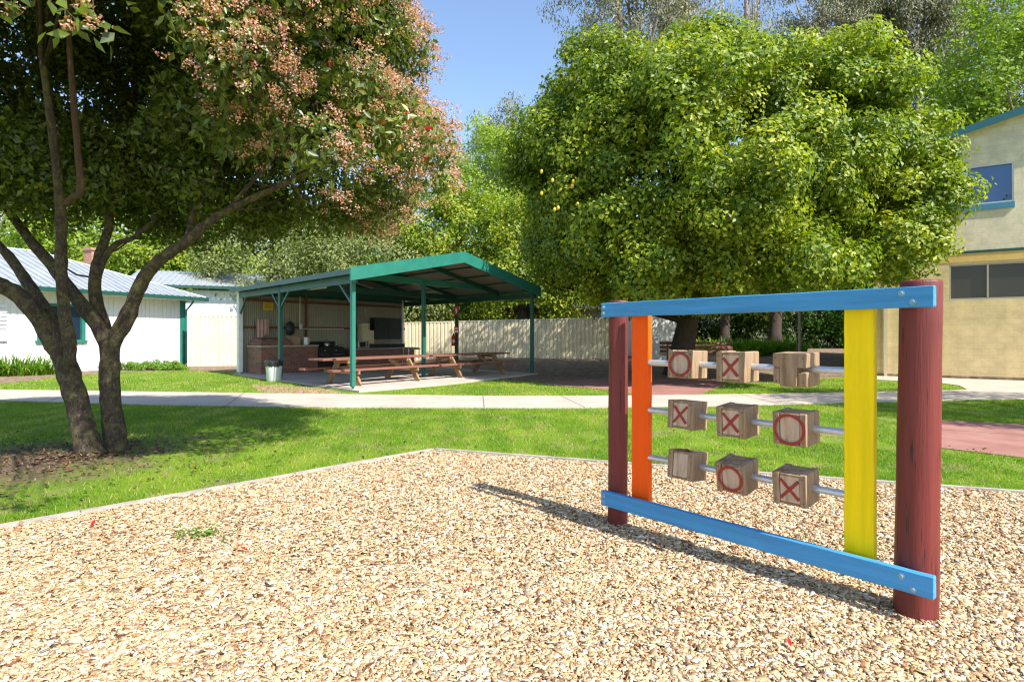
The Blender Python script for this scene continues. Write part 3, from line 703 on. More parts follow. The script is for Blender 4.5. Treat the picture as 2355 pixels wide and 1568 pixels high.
# gable fascia, front
for s0, s1 in ((-.035, .5), (.5, 1.017)):
    mb = MB(); t = -.042; z0, z1 = rz_(s0), rz_(s1)
    a0, a1, c0, c1 = Q(s0, t), Q(s1, t), Q(s0, t + .006), Q(s1, t + .006)
    mb.hexa([(a0.x, a0.y, z0 - .30), (a1.x, a1.y, z1 - .30), (c1.x, c1.y, z1 - .30), (c0.x, c0.y, z0 - .30)], [(a0.x, a0.y, z0 + .045), (a1.x, a1.y, z1 + .045), (c1.x, c1.y, z1 + .045), (c0.x, c0.y, z0 + .045)])
    mb.bar(Q(s0, t + .004, z0 - .29), Q(s1, t + .004, z1 - .29), .05, .02)
    mb.build('fascia_board', M['green_paint'], pav)
for s in (-.035, 1.017):
    mb = MB(); q0, q1 = Q(s, -.04, rz_(s) - .06), Q(s, 1.03, rz_(s) - .06); mb.bar(q0, q1, .03, .14); mb.build('gutter', M['roof_green'], pav)
# eave beams, trusses, purlins
for s, m_ in ((0, 'green_shaded'), (1, 'green_dark')):
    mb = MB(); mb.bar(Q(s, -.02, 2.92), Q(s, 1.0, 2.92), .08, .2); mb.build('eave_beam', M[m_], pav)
for t in (0.0, .22, .53, .78, 1.0):
    for s0, s1 in ((0, .5), (.5, 1)):
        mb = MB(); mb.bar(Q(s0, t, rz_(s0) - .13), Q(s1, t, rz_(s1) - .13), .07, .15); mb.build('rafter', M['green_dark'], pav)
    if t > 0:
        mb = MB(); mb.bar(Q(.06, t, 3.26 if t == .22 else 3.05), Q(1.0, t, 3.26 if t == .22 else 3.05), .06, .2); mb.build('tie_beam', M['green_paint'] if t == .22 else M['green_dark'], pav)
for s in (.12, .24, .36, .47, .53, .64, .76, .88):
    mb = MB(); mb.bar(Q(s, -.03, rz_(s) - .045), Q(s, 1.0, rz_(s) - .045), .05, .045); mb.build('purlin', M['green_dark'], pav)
def brace(s, t0, t1, z0=2.3, z1=2.84, ds=0):
    mb = MB(); mb.bar(Q(s, t0, z0), Q(s + ds, t1, z1), .05, .06); mb.build('brace', M['green_shaded'], pav)
brace(0, 0, .085, 2.25); brace(0, .56, .48); brace(0, .56, .64); brace(0, .99, .92, 2.25); brace(1, .53, .45); brace(1, .53, .61)
brace(1, .99, .92, 2.25)
# corrugated back wall with battens
def corr(x0, x1, y, pitch=.076, amp=.009, per=6):
    n = int((x1 - x0) / pitch * per); return [(x0 + (x1 - x0) * i / n, y + amp * sin(2 * pi * (x0 + (x1 - x0) * i / n) / pitch)) for i in range(n + 1)]
q0, q1 = Q(.0, 1.0), Q(1.0, 1.0)
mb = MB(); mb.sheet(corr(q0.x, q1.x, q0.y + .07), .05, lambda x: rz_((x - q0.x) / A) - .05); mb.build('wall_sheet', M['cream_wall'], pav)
for z in (1.75, 2.78):
    mb = MB(); mb.bar(Q(.02, 1.0, z), Q(1.0, 1.0, z), .05, .09); mb.build('wall_batten', M['brown_rail'], pav)
for s in (.34, .98):
    mb = MB(); mb.bar(Q(s, .995, .05), Q(s, .995, 3.2), .09, .05, (0, 1, 0)); mb.build('wall_stud', M['brown_rail'] if s < .5 else M['white_dirty'], pav)
mb = MB(); mb.bar(Q(.62, .98, .05), Q(.62, .98, 3.1), .16, .16); mb.build('post', M['green_dark'], pav)
mb = MB(); mb.bar(Q(.3, .985, 1.9), Q(.3, .985, 3.0), .025, .02, (0, 1, 0)); mb.bar(Q(.3, .985, 1.72), Q(.56, .985, 1.72), .02, .025); mb.build('conduit', M['white_dirty'], pav)
mb = MB(); q = Q(.3, .98); mb.box(q.x - .06, q.x + .06, q.y - .04, q.y, 1.7, 1.9, .006); mb.build('switch_box', M['white_dirty'], pav)
mb = MB(); mb.bar(Q(.12, .4, 2.98), Q(.12, .55, 2.98), .08, .06); mb.build('lamp_batten', M['white_dirty'], pav)

W_ = FL.copy()
def pw(s, t, z=0.0): return Matrix.Rotation(rzp, 4, 'Z') @ Q(s, t, z) + FL      # shelter to world
def pthing(name, label, cat, s, t, z=.045, dr=0, group=None):
    return thing(name, label, cat, pw(s, t, z), rzp + dr, group)
zf = .045
# wall sign
sg = pthing('warning_sign', 'yellow notice fixed high on the shelter back wall', 'sign', .13, .985, 2.55)
MB().box(-.2, .2, -.03, -.02, -.14, .14).build('sign_plate', M['yellow_sign'], sg)
mb = MB()
for k in range(4): mb.box(-.15, .15 - .05 * (k % 2), -.034, -.031, .08 - k * .055, .095 - k * .055)
mb.build('lettering_lines', M['brown_rail'], sg)
# brick barbecue
bq = pthing('brick_barbecue', 'red brick barbecue bench with a stepped firebox', 'barbecue', .03, .985)
MB().box(0, 2.3, -1.0, 0, 0, .98).build('brick_base', M['brick'], bq)
MB().box(-.03, 2.33, -1.03, 0, .982, 1.03, .005).build('bench_top', M['slab'], bq)
MB().box(.06, 1.35, -.85, -.05, 1.032, 1.16).box(.15, 1.2, -.72, -.05, 1.162, 1.27).build('firebox', M['brick'], bq)
MB().box(.3, 1.0, -.66, -.12, 1.272, 1.31, .004).build('hotplate', M['black'], bq)
def pot(mb, x, y, z, r, h):
    mb.lathe([(r * .9, z), (r, z + h * .1), (r, z + h * .92), (r * 1.06, z + h), (r * .95, z + h), (r * .9, z + h * .5)], 16, (x, y))
o = pthing('jug', 'white jug standing on the brick barbecue top', 'jug', .03, .985, 1.077 + 0.0); o.name = 'jug'
mb = MB(); pot(mb, 1.95, -.75, 0, .09, .3); mb.build('vessel', M['white_dirty'], o); mb = MB(); mb.tube([(2.04, -.75, .24), (2.1, -.75, .2), (2.1, -.75, .1), (2.04, -.75, .06)], .012, 6); mb.build('handle', M['white_dirty'], o)
cb = pthing('cardboard_box', 'cardboard box on the brick bench behind the shelter post', 'box', .03, .985, 1.077)
MB().box(1.4, 1.8, -.6, -.2, 0, .32, .004).build('carton', M['cardboard'], cb); MB().box(1.39, 1.81, -.61, -.4, .322, .33).box(1.39, 1.81, -.39, -.19, .322, .331).build('flap', M['cardboard'], cb)
tt = pthing('tea_towel', 'pink and white towel hanging on the shelter back wall', 'towel', .1, .985, 1.3)
mb = MB(); pf = [(-.24 + .48 * i / 20, -.06 + .02 * sin(i * 1.1)) for i in range(21)]; mb.sheet(pf, lambda x: .1 + .08 * sin(x * 9), .75, .006); mb.build('cloth', M['pinkcloth'], tt)
hb = pthing('hanging_bag', 'dark cap shaped bag hung on the shelter back wall', 'bag', .235, .98, 1.4)
mb = MB(); mb.lathe([(.05, .05), (.17, .12), (.2, .3), (.16, .5), (.06, .58)], 14, (0, -.12)); mb.v = [(x, -.12 + (y + .12) * .5, z) for x, y, z in mb.v]; mb.build('sack', M['charcoal'], hb, smooth=True)
mb = MB(); mb.tube([(0, -.12, .56), (0, -.1, .68), (0, -.05, .72)], .012, 6); mb.build('loop', M['charcoal'], hb)
# black range cooker
rg = pthing('range_cooker', 'black range cooker with ovens beside the brick barbecue', 'cooker', .33, .985)
MB().box(0, 1.35, -.72, 0, .08, .92, .01).build('body', M['black'], rg)
for k in range(2): MB().box(.06 + k * .63, .62 + k * .63, -.745, -.722, .16, .68, .006).build('oven_door', M['black'], rg)
mb = MB()
for k in range(2): mb.tube([(.1 + k * .63, -.78, .63), (.58 + k * .63, -.78, .63)], .012, 8)
mb.build('handle', M['steel'], rg)
for k in range(5):
    mb = MB(); mb.bar((.15 + k * .26, -.722, .8), (.15 + k * .26, -.75, .8), .045, .045); mb.build('knob', M['steel'] if k % 2 else M['black'], rg)
MB().box(0, 1.35, -.05, 0, .922, 1.15).build('splashback', M['black'], rg)
MB().box(.05, 1.3, -.66, -.1, .922, .945, .004).build('cooktop', M['charcoal'], rg)
k1 = pthing('kettle', 'metal kettle on the black range cooker', 'kettle', .33, .985, .99)
mb = MB(); mb.lathe([(.1, 0), (.12, .03), (.11, .14), (.06, .19), (.015, .2)], 16, (.75, -.35)); mb.build('vessel', M['steel'], k1, smooth=True)
mb = MB(); mb.tube([(.66, -.35, .16), (.68, -.35, .27), (.82, -.35, .27), (.84, -.35, .16)], .01, 6); mb.build('handle', M['black'], k1)
k2 = pthing('frying_pan', 'black frying pan on the right of the range cooker', 'pan', .33, .985, .99)
mb = MB(); pot(mb, 1.1, -.4, 0, .15, .05); mb.build('dish', M['black'], k2); mb = MB(); mb.bar((1.22, -.45, .045), (1.42, -.6, .06), .025, .012); mb.build('handle', M['black'], k2)
# sink bench + steel bbq plates on brick
sb = pthing('kitchen_bench', 'long brick kitchen bench with steel top along the shelter wall', 'bench', .56, .985)
x1 = A * .42
MB().box(0, x1, -.75, 0, 0, .8).build('brick_base', M['brick'], sb); MB().box(-.03, x1 + .03, -.79, 0, .802, .86, .005).build('bench_top', M['steel'], sb)
hob = pthing('barbecue_hood', 'low black hooded barbecue plate on the steel bench', 'barbecue', .66, .985, .907)
MB().box(.25, 2.1, -.62, -.1, 0, .16, .02).build('hood', M['black'], hob); MB().box(.22, 2.13, -.65, -.08, .162, .185, .003).build('rim', M['steel'], hob)
ov = pthing('toaster_oven', 'small grey toaster oven at the left end of the steel bench', 'oven', .6, .985, .907)
MB().box(.0, .55, -.6, -.15, .01, .3, .01).build('case', M['steel'], ov); MB().box(.04, .36, -.608, -.602, .05, .26).build('door', M['black'], ov)
for k in range(3): MB().box(.43, .48, -.615, -.602, .06 + k * .08, .11 + k * .08, .005).build('knob', M['black'], ov)
fgd = pthing('cream_cupboard', 'cream cupboard standing on the bench against the wall', 'cupboard', .645, .985, 1.25)
MB().box(0, .62, -.4, 0, -.34, .42, .006).build('carcass', M['cream_enamel'], fgd); MB().box(.02, .6, -.412, -.402, -.3, .4, .004).build('door', M['cream_enamel'], fgd)
mw = pthing('cream_microwave', 'small cream microwave on top of the cream cupboard', 'microwave', .645, .985, 1.672)
MB().box(0, .42, -.36, 0, 0, .3, .01).build('case', M['cream_enamel'], mw)
for k in range(3): MB().box(.34, .38, -.366, -.361, .06 + k * .07, .1 + k * .07).build('button', M['charcoal'], mw)
ck = pthing('dark_cabinet', 'dark green wall cabinet at the right of the cream cupboard', 'cabinet', .735, .985, 1.28)
MB().box(0, 1.5, -.35, 0, 0, .95, .01).build('carcass', M['charcoal'], ck); MB().box(.74, .76, -.356, -.352, .02, .93).build('door_gap', M['black'], ck)
cm = thing('camp_stove', 'folding steel camp stove on thin legs behind the long table', 'camp stove', pw(.83, .72, zf), rzp)
MB().box(-.35, .35, -.2, .2, .8, .86, .01).build('tray', M['steel'], cm)
for sx in (-1, 1):
    for sy in (-1, 1):
        mb = MB(); mb.tube([(sx * .3, sy * .16, .8), (sx * .34, sy * .22, 0)], .012, 6); mb.build('leg', M['steel'], cm)
MB().box(-.3, -.04, -.15, .15, .862, .885).box(.04, .3, -.15, .15, .862, .885).build('burner', M['black'], cm)
# fire extinguisher + signs on the far side post
ex = thing('fire_extinguisher', 'red fire extinguisher hanging on the dark shelter post', 'fire extinguisher', pw(1, .53, 1.0) + Vector((-.12, -.1, 0)))
mb = MB(); mb.lathe([(.075, 0), (.085, .02), (.085, .38), (.06, .45), (.025, .48)], 16); mb.build('cylinder', M['red'], ex, smooth=True)
MB().box(-.03, .03, -.03, .03, .48, .53).build('valve', M['black'], ex)
mb = MB(); mb.tube([(.02, -.02, .5), (.1, -.03, .47), (.11, -.03, .25)], .012, 6); mb.build('hose', M['black'], ex)
MB().box(-.05, .05, -.0885, -.086, .14, .26).build('plate_label', M['redwhite'], ex)
s1 = thing('extinguisher_sign', 'tall red fire extinguisher location sign high on the post', 'sign', pw(1, .53, 2.5) + Vector((0, -.09, 0)))
MB().box(-.11, .11, -.008, 0, -.19, .19).build('sign_plate', M['red'], s1)
mb = MB(); mb.box(-.025, .025, -.011, -.009, -.12, .06); mb.box(-.05, .03, -.011, -.009, .07, .1); mb.box(-.055, -.04, -.011, -.009, -.02, .1); mb.build('cylinder_symbol', M['redwhite'], s1)
s2 = thing('instruction_sign', 'small red and white notice just above the extinguisher', 'sign', pw(1, .53, 1.68) + Vector((0, -.09, 0)))
MB().box(-.1, .1, -.008, 0, -.14, .14).build('sign_plate', M['red'], s2); MB().box(-.06, .06, -.011, -.009, .03, .1).box(-.08, .08, -.011, -.009, -.11, -.02).build('white_panel', M['redwhite'], s2)
# rubbish bin
g = G(622, 878); bn = thing('rubbish_bin', 'white rubbish bin with a black liner beside the shelter', 'bin', (g.x, g.y + .25, .0))
mb = MB(); mb.lathe([(.2, 0), (.215, .02), (.255, .58), (.26, .6), (.24, .6), (.2, .3)], 24); mb.build('bucket', M['white_dirty'], bn, smooth=True)
random.seed(4); mb = MB(); n = 40; b = 0
for r, z in ((.262, .48), (.268, .54), (.275, .6), (.27, .66), (.245, .655), (.2, .61), (.12, .6), (.02, .62)):
    for k in range(n): mb.v.append(((r + random.uniform(-.01, .012)) * cos(2 * pi * k / n), (r + random.uniform(-.01, .012)) * sin(2 * pi * k / n), z + random.uniform(-.025, .025)))
for i in range(7):
    for k in range(n): k2 = (k + 1) % n; mb.f.append([i * n + k, i * n + k2, (i + 1) * n + k2, (i + 1) * n + k])
mb.build('liner', M['liner'], bn)

# picnic tables
def picnic(label, c, rz, L):
    t = thing('picnic_table', label, 'picnic table', c, rz, 'long picnic tables under the shelter'); h = L / 2
    mb = MB()
    for k in range(4): mb.box(-h + random.uniform(-.02, .02), h + random.uniform(-.02, .02), -.36 + k * .183, -.36 + k * .183 + .17, .71, .765, .004)
    mb.build('tabletop', M['table_top'], t)
    for s in (-1, 1):
        mb = MB()
        for k in range(2): mb.box(-h - .02, h + .02, s * .68 - .13 + k * .135, s * .68 - .005 + k * .135, .42, .475, .004)
        mb.build('seat', M['table_top'], t)
    for x in (-h + .86, h - .86):
        mb = MB(); mb.bar((x - .03, -.34, .665), (x - .03, .34, .665), .06, .1); mb.bar((x - .03, -.82, .375), (x - .03, .82, .375), .06, .11); mb.build('cross_bearer', M['table_leg'], t)
        for s in (-1, 1):
            mb = MB(); mb.bar((x + .046, s * .22, .715), (x + .046, s * .74, 0), .07, .16); mb.build('leg', M['table_leg'], t)
        sx = 1 if x < 0 else -1; mb = MB(); mb.bar((x + .04 * sx, 0, .42), (x + .5 * sx, 0, .69), .05, .09); mb.build('diagonal_brace', M['table_leg'], t)
    return t
g1a, g1b = G(790, 860), G(985, 854)
picnic('long brown picnic table nearest the front post of the shelter', Vector((-4.165, 17.42, .045)), rzp, 3.9)
picnic('brown picnic table further back by the right hand post', Vector((-1.6, 20.55, .045)), rzp - .03, 3.9)

# ================================================================== FENCE
def fence(p, q, label, hgt=2.38):
    d = q - p; rise = d.z; d.z = 0; L = d.length; f = thing('metal_fence', label, 'fence', p, math.atan2(d.y, d.x), 'cream steel boundary fence')
    def sl(mb): mb.v = [(x, y, z + rise * x / L) for x, y, z in mb.v]; return mb
    nb = max(1, round(L / 2.4)); w_ = L / nb
    for k in range(nb):
        x0 = k * w_ + .03; prof = []; x = x0
        while x < (k + 1) * w_ - .03:
            for dx, dy in ((0, 0), (.06, 0), (.07, .035), (.12, .035), (.13, 0)): prof.append((min(x + dx, (k + 1) * w_ - .03), dy))
            x += .19
        pr = [prof[0]] + [b for a, b in zip(prof, prof[1:]) if b[0] > a[0] + 1e-5]
        mb = MB(); mb.sheet(pr, -.1, hgt - .03); sl(mb).build('fence_panel', M['cream_sheet'], f)
        mb = MB(); mb.bar((k * w_, .02, hgt), ((k + 1) * w_, .02, hgt), .06, .05); sl(mb).build('top_rail', M['cream_sheet'], f)
    for k in range(nb + 1):
        mb = MB(); mb.box(k * w_ - .03, k * w_ + .03, -.012, .05, -.1, hgt + .04); sl(mb).build('fence_post', M['cream_sheet'], f)
fa, fb, fc, fd = G(432, 842.6), G(560, 841), G(921, 832.5, .1), G(1412, 827, .3)
fence(fa, fb, 'cream steel fence between the white house and the shelter')
fence(fb + Vector((.05, 0, 0)), fc, 'cream steel fence behind the shelter back wall', 2.2)
fence(fc + Vector((.05, 0, 0)), fd, 'long cream steel fence dappled with tree shade right of the shelter', 1.98)

# ================================================================== WHITE HOUSE (left)
hr = G(424, 841); hl = G(90, 857); hd = Vector((-.385, -.923, 0)); hd.normalize()
LH = 16.0; h0 = hr + hd * LH; rzh = math.atan2(-hd.y, -hd.x)
hs = thing('white_house', 'white board house with grey steel roof behind the tree', 'house', h0, rzh)
def toH(u, v):          # picture point on the house's front wall to local x, z
    k = (u - CX) / F; # h0 + t*(-hd)
    e = -hd; t = (k * h0.y - h0.x) / (e.x - k * e.y); Y = h0.y + t * e.y
    return t, H - (v - HZ) * Y / F
def boards(x0, x1, y, st=.2):
    pr = []; x = x0
    while x < x1:
        pr += [(x, y), (min(x + st - .034, x1), y), (min(x + st - .03, x1), y + .022), (min(x + st - .006, x1), y + .022)]; x += st
    pr.append((x1 + 1e-3, y)); return [pr[0]] + [b for a, b in zip(pr, pr[1:]) if b[0] > a[0] + 1e-6]
wx0, _ = toH(88, 780); wx1, _ = toH(192, 780); _, wz0 = toH(192, 782); _, wz1 = toH(192, 706); wz1 = min(wz1, 2.6)
ZE = 3.12
for (a, b, z0, z1) in ((0, wx0, 0, ZE), (wx1, LH, 0, ZE), (wx0, wx1, 0, wz0), (wx0, wx1, wz1, ZE)):
    MB().sheet(boards(a, b, 0), z0, z1, .1).build('wall_boards', M['white'], hs)
MB().box(LH - .1, LH, .11, 9, 0, ZE).build('side_wall', M['white'], hs)
wf = MB(); t_ = .09
wf.box(wx0 - .05, wx0 + t_, -.05, .05, wz0, wz1).box(wx1 - t_, wx1 + .05, -.05, .05, wz0, wz1).box(wx0 - .1, wx1 + .1, -.09, .05, wz0 - .1, wz0 - .002).box(wx0 - .05, wx1 + .05, -.05, .05, wz1 + .002, wz1 + .09)
wf.box((wx0 + wx1) / 2 - .03, (wx0 + wx1) / 2 + .03, -.03, .04, wz0 + .002, wz1 - .002)
wfo = wf.build('window', M['green_paint'], hs); MB().box(wx0 + t_, wx1 - t_, .052, .06, wz0, wz1).build('pane', M['glass_sky'], wfo)
MB().box(LH - .24, LH + .03, -.04, .14, 0, ZE).build('corner_board', M['green_paint'], hs)
lx0, lz0 = toH(-60, 786); lx1, lz1 = toH(14, 700)
lv = MB()
for k in range(9): lv.bar((lx0, -.05, lz0 + .08 + k * (lz1 - lz0) / 9), (lx1, -.05, lz0 + .08 + k * (lz1 - lz0) / 9), .02, .14, (0, .3, 1))
lv.build('louvre_shutter', M['white'], hs)
# downpipe
mb = MB(); mb.tube([(LH + .1, -.55, ZE + .1), (LH + .06, -.45, ZE - .15), (LH + .02, -.08, ZE - .5), (LH + .02, -.08, .12)], .045, 10); mb.build('downpipe', M['green_paint'], hs)
# hipped roof
ov_ = .65; D2 = 9.5; rise = 1.85; run = 4.6
def rib_plane(fn, n, m, name, par):      # fn(i/n) -> eave pt, top pt ; standing ribs
    mb = MB()
    for i in range(n + 1):
        for k, dz in ((0, 0), (.03, .0), (.05, .06), (.2, .06), (.22, 0)):
            f = min(1, (i + k) / n); a, b = fn(f); mb.v += [(a[0], a[1], a[2] + dz), (b[0], b[1], b[2] + dz)]
    for i in range(len(mb.v) // 2 - 1): mb.f.append([2 * i, 2 * i + 2, 2 * i + 3, 2 * i + 1])
    return mb.build(name, M[m], par)
X1, Y0 = LH + ov_, -ov_; ze = ZE + .12
def f_front(f):
    x = -4 + (X1 + 4) * f; tx = min(x, X1 - run); return (x, Y0, ze), (x, Y0 + run, ze + rise) if x <= X1 - run else (x, Y0 + (X1 - x), ze + rise * (X1 - x) / run)
def f_side(f):
    y = Y0 + (2 * run) * f; dd = min(y - Y0, Y0 + 2 * run - y); return (X1, y, ze), (X1 - dd, y, ze + rise * dd / run)
rib_plane(f_front, 70, 'roof_grey', 'roof', hs); rib_plane(f_side, 34, 'roof_grey', 'roof', hs)
mb = MB(); mb.bar((X1, Y0, ze + .03), (X1 - run, Y0 + run, ze + rise + .03), .14, .05); mb.bar((X1 - run, Y0 + run, ze + rise + .03), (-4, Y0 + run, ze + rise + .03), .16, .05); mb.build('ridge_cap', M['white_dirty'], hs)
mb = MB(); mb.bar((-4, Y0 - .05, ze - .06), (X1 + .05, Y0 - .05, ze - .06), .12, .15); mb.bar((X1 + .05, Y0 - .05, ze - .06), (X1 + .05, Y0 + 9, ze - .06), .12, .19); mb.build('gutter', M['green_dark'], hs)
MB().box(-4, X1 - .05, Y0 + .05, 0, ze - .15, ze - .12).build('soffit', M['white'], hs)
cw = Matrix.Rotation(-rzh, 4, 'Z') @ (P(216, 575, 28.0) - h0)
ch = MB(); ch.box(cw.x - .3, cw.x + .3, cw.y - .3, cw.y + .3, 4.0, 5.5).box(cw.x - .35, cw.x + .35, cw.y - .35, cw.y + .35, 5.502, 5.62); ch.build('chimney', M['chimney'], hs)
# second white building behind
g = G(430, 831); s2r = thing('white_outbuilding', 'white outbuilding with skylit grey roof behind the cream fence', 'outbuilding', (-21.5, 33, 0), radians(20))
MB().sheet(boards(0, 13, 0, .4), 0, 4.1, .1).build('wall_boards', M['white'], s2r)
def f2(f): return (-.5 + 14 * f, -.6, 4.3), (-.5 + 14 * f, 3.5, 5.5)
rib_plane(f2, 44, 'roof_grey', 'roof', s2r)
MB().box(12.9, 13, .11, 6, 0, 4.1).build('side_wall', M['white'], s2r)
MB().box(-.5, 13.5, -.72, -.6, 4.16, 4.32).build('gutter', M['green_dark'], s2r)
mb = MB(); mb.bar((9, .4, 4.72), (9, 2.3, 5.26), 1.0, .06); mb.build('skylight', M['redwhite'], s2r)
# tap on the wall
g = G(381, 842); tp = thing('garden_tap', 'thin grey garden tap standpipe near the white house', 'tap', (g.x, g.y - .5, 0))
mb = MB(); mb.tube([(0, 0, 0), (0, 0, .45), (.05, 0, .55), (.16, 0, .62)], .022, 8); mb.build('standpipe', M['pipe'], tp); mb = MB(); mb.lathe([(.07, 0), (.06, .14), (.03, .16)], 10); mb.build('base_block', M['slab'], tp)

# ================================================================== RIGHT BUILDING
b0 = G(2008, 864.5); b1 = G(2355, 876); bd = (b1 - b0).normalized(); rzb = math.atan2(bd.y, bd.x)
bld = thing('cream_block_building', 'two storey cream block building with blue green roof edge', 'building', b0, rzb)
def toB(u, v):
    k = (u - CX) / F; t = (k * b0.y - b0.x) / (bd.x - k * bd.y); Y = b0.y + t * bd.y
    return t, H - (v - HZ) * Y / F
LB = 15.0
ax0, _ = toB(2182, 690); _, az0 = toB(2260, 688); _, az1 = toB(2260, 606); ax1 = ax0 + 3.6
ux1, _ = toB(2331, 463); ux0 = ux1 - 2.75; _, uz0 = toB(2331, 463); _, uz1 = toB(2331, 371)
_, zb = toB(2355, 573)
def wallholes(x0, x1, z0, z1, hx0, hx1, hz0, hz1, m):
    mb = MB(); T = .2
    for a, b, c, e in ((x0, hx0, z0, z1), (hx1, x1, z0, z1), (hx0, hx1, z0, hz0), (hx0, hx1, hz1, z1)):
        zt = e
        mb.box(a, b, 0, T, c, zt)
    return mb
wallholes(0, LB, 0, zb - .02, ax0, ax1, az0, az1, None).build('lower_wall', M['blockwall_low'], bld)
slope = .245
_, zr0 = toB(2170, 322); xr0, _ = toB(2170, 322)
ztop = lambda x: zr0 + (x - xr0) * slope
mb = MB(); T = .2
for a, b, c, e in ((0, ux0, zb + .06, None), (ux1, LB, zb + .06, None), (ux0, ux1, zb + .06, uz0), (ux0, ux1, uz1, None)):
    ea, eb = (ztop(a), ztop(b)) if e is None else (e, e)
    mb.hexa([(a, 0, c), (b, 0, c), (b, T, c), (a, T, c)], [(a, 0, ea), (b, 0, eb), (b, T, eb), (a, T, ea)])
mb.build('upper_wall', M['blockwall_up'], bld)
MB().box(-.01, LB, -.03, .2, zb - .018, zb + .058).build('flashing', M['green_dark'], bld)
MB().box(.02, LB, -.012, -.001, az1 + .08, zb - .03).build('ochre_band', M['blockwall_ochre'], bld)
for z0, z1, m_ in ((0, zb - .02, 'blockwall_low'), (zb + .06, ztop(0) - .02, 'blockwall_up')): MB().box(0, .2, .202, 10, z0, z1).build('end_wall', M[m_], bld)
mb = MB(); e0_, e1_ = -1.3, LB
for y in (0,): pass
mb.hexa([(e0_, -.32, ztop(e0_)), (e1_, -.32, ztop(e1_)), (e1_, 10, ztop(e1_)), (e0_, 10, ztop(e0_))], [(e0_, -.32, ztop(e0_) + .06), (e1_, -.32, ztop(e1_) + .06), (e1_, 10, ztop(e1_) + .06), (e0_, 10, ztop(e0_) + .06)])
mb.build('roof', M['white_dirty'], bld)
mb = MB(); mb.hexa([(e0_, -.36, ztop(e0_) - .13), (e1_, -.36, ztop(e1_) - .13), (e1_, -.323, ztop(e1_) - .13), (e0_, -.323, ztop(e0_) - .13)], [(e0_, -.36, ztop(e0_) + .1), (e1_, -.36, ztop(e1_) + .1), (e1_, -.323, ztop(e1_) + .1), (e0_, -.323, ztop(e0_) + .1)])
mb.build('fascia', M['teal_fascia'], bld)
for x in (2.2, 4.6): MB().box(x, x + .1, -.3, -.001, ztop(x) - .14, ztop(x) - .01).build('rafter_end', M['white_dirty'], bld)
def win(x0, x1, z0, z1, mf, mg, div, sill, name='window', fw=.05):
    mb = MB(); mb.box(x0, x1, .01, .08, z0, z0 + fw).box(x0, x1, .01, .08, z1 - fw, z1).box(x0, x0 + fw, .01, .08, z0 + fw, z1 - fw).box(x1 - fw, x1, .01, .08, z0 + fw, z1 - fw)
    for dx in div: mb.box(dx - fw / 2, dx + fw / 2, .005, .075, z0 + fw, z1 - fw)
    o = mb.build('window', M[mf], bld); MB().box(x0 + fw, x1 - fw, .085, .095, z0 + fw, z1 - fw).build('pane', M[mg], o)
    if sill: MB().box(x0 - .02, x1 + .02, -.05, .15, z0 - .19, z0 - .002).build('sill', M[sill], o)
dvx, _ = toB(2223, 470); win(ux0, ux1, uz0, uz1, 'alu', 'glass_sky', [dvx], 'teal_sill')
dx2, _ = toB(2271, 640); win(ax0, ax1, az0, az1, 'brownalu', 'glass_dark', [dx2], None)
mb = MB(); xp, _ = toB(2036, 800); mb.bar((xp, -.06, 0), (xp, -.06, 3.3), .09, .07, (0, 1, 0)); mb.build('downpipe', M['cream_enamel'], bld)
MB().box(-.02, LB, -.03, -.001, 0, .1).build('plinth', M['soil'], bld)

# ================================================================== sheds, bench, pole behind
sh = thing('iron_shed', 'old grey iron shed with low roof behind the cream fence', 'shed', Vector((-.3, 34, .3)), radians(4))
p_ = sh.location; mb = MB(); mb.sheet(corr(0, 11, 0, .15, .02, 4), 0, 2.75); mb.build('wall_sheet', M['shed_grey'], sh)
def f3(f): return (-.3 + 12 * f, -.4, 2.7), (-.3 + 12 * f, 4, 3.2)
rib_plane(f3, 50, 'shed_grey', 'roof', sh)
ws = thing('white_shed', 'white metal shed wall between the post and orange board', 'shed', G2(1493, 829), radians(8))
MB().sheet(corr(0, 1.85, 0, .3, .012, 4), 0, 2.75).build('wall_sheet', M['white'], ws); MB().box(0, 1.85, .03, 3, .02, 2.7).build('body', M['white'], ws); MB().box(-.1, 1.95, -.1, 3.1, 2.76, 2.84).build('roof', M['roof_grey'], ws)
g = G2(1518, 842); bench = thing('park_bench', 'dark brown slatted park bench under the citrus tree', 'bench', (g.x, g.y, g.z), radians(-4))
mb = MB()
for k in range(3): mb.bar((0, .1 + k * .05, .62 + k * .17), (3.0, .1 + k * .05, .62 + k * .17), .03, .13, (0, .3, 1))
mb.build('backrest', M['brown_rail'], bench)
mb = MB()
for k in range(3): mb.box(0, 3.0, -.45 + k * .17, -.3 + k * .17, .48, .52)
mb.build('seat', M['brown_rail'], bench)
for x in (.3, 2.7):
    mb = MB(); mb.box(x, x + .07, -.42, .05, .0, .478); mb.bar((x + .035, .16, 0), (x + .035, .27, 1.0), .06, .06, (0, 1, 0)); mb.build('leg', M['black'], bench)
g = G2(1838, 828); pl = thing('timber_stake', 'thin weathered stake standing in the shaded garden', 'stake', (g.x, g.y, g.z)); mb = MB(); mb.tube([(0, 0, 0), (.02, 0, 1.2), (0, 0, 3.2)], .07, 7, wob=.08); mb.build('pole', M['edging'], pl)

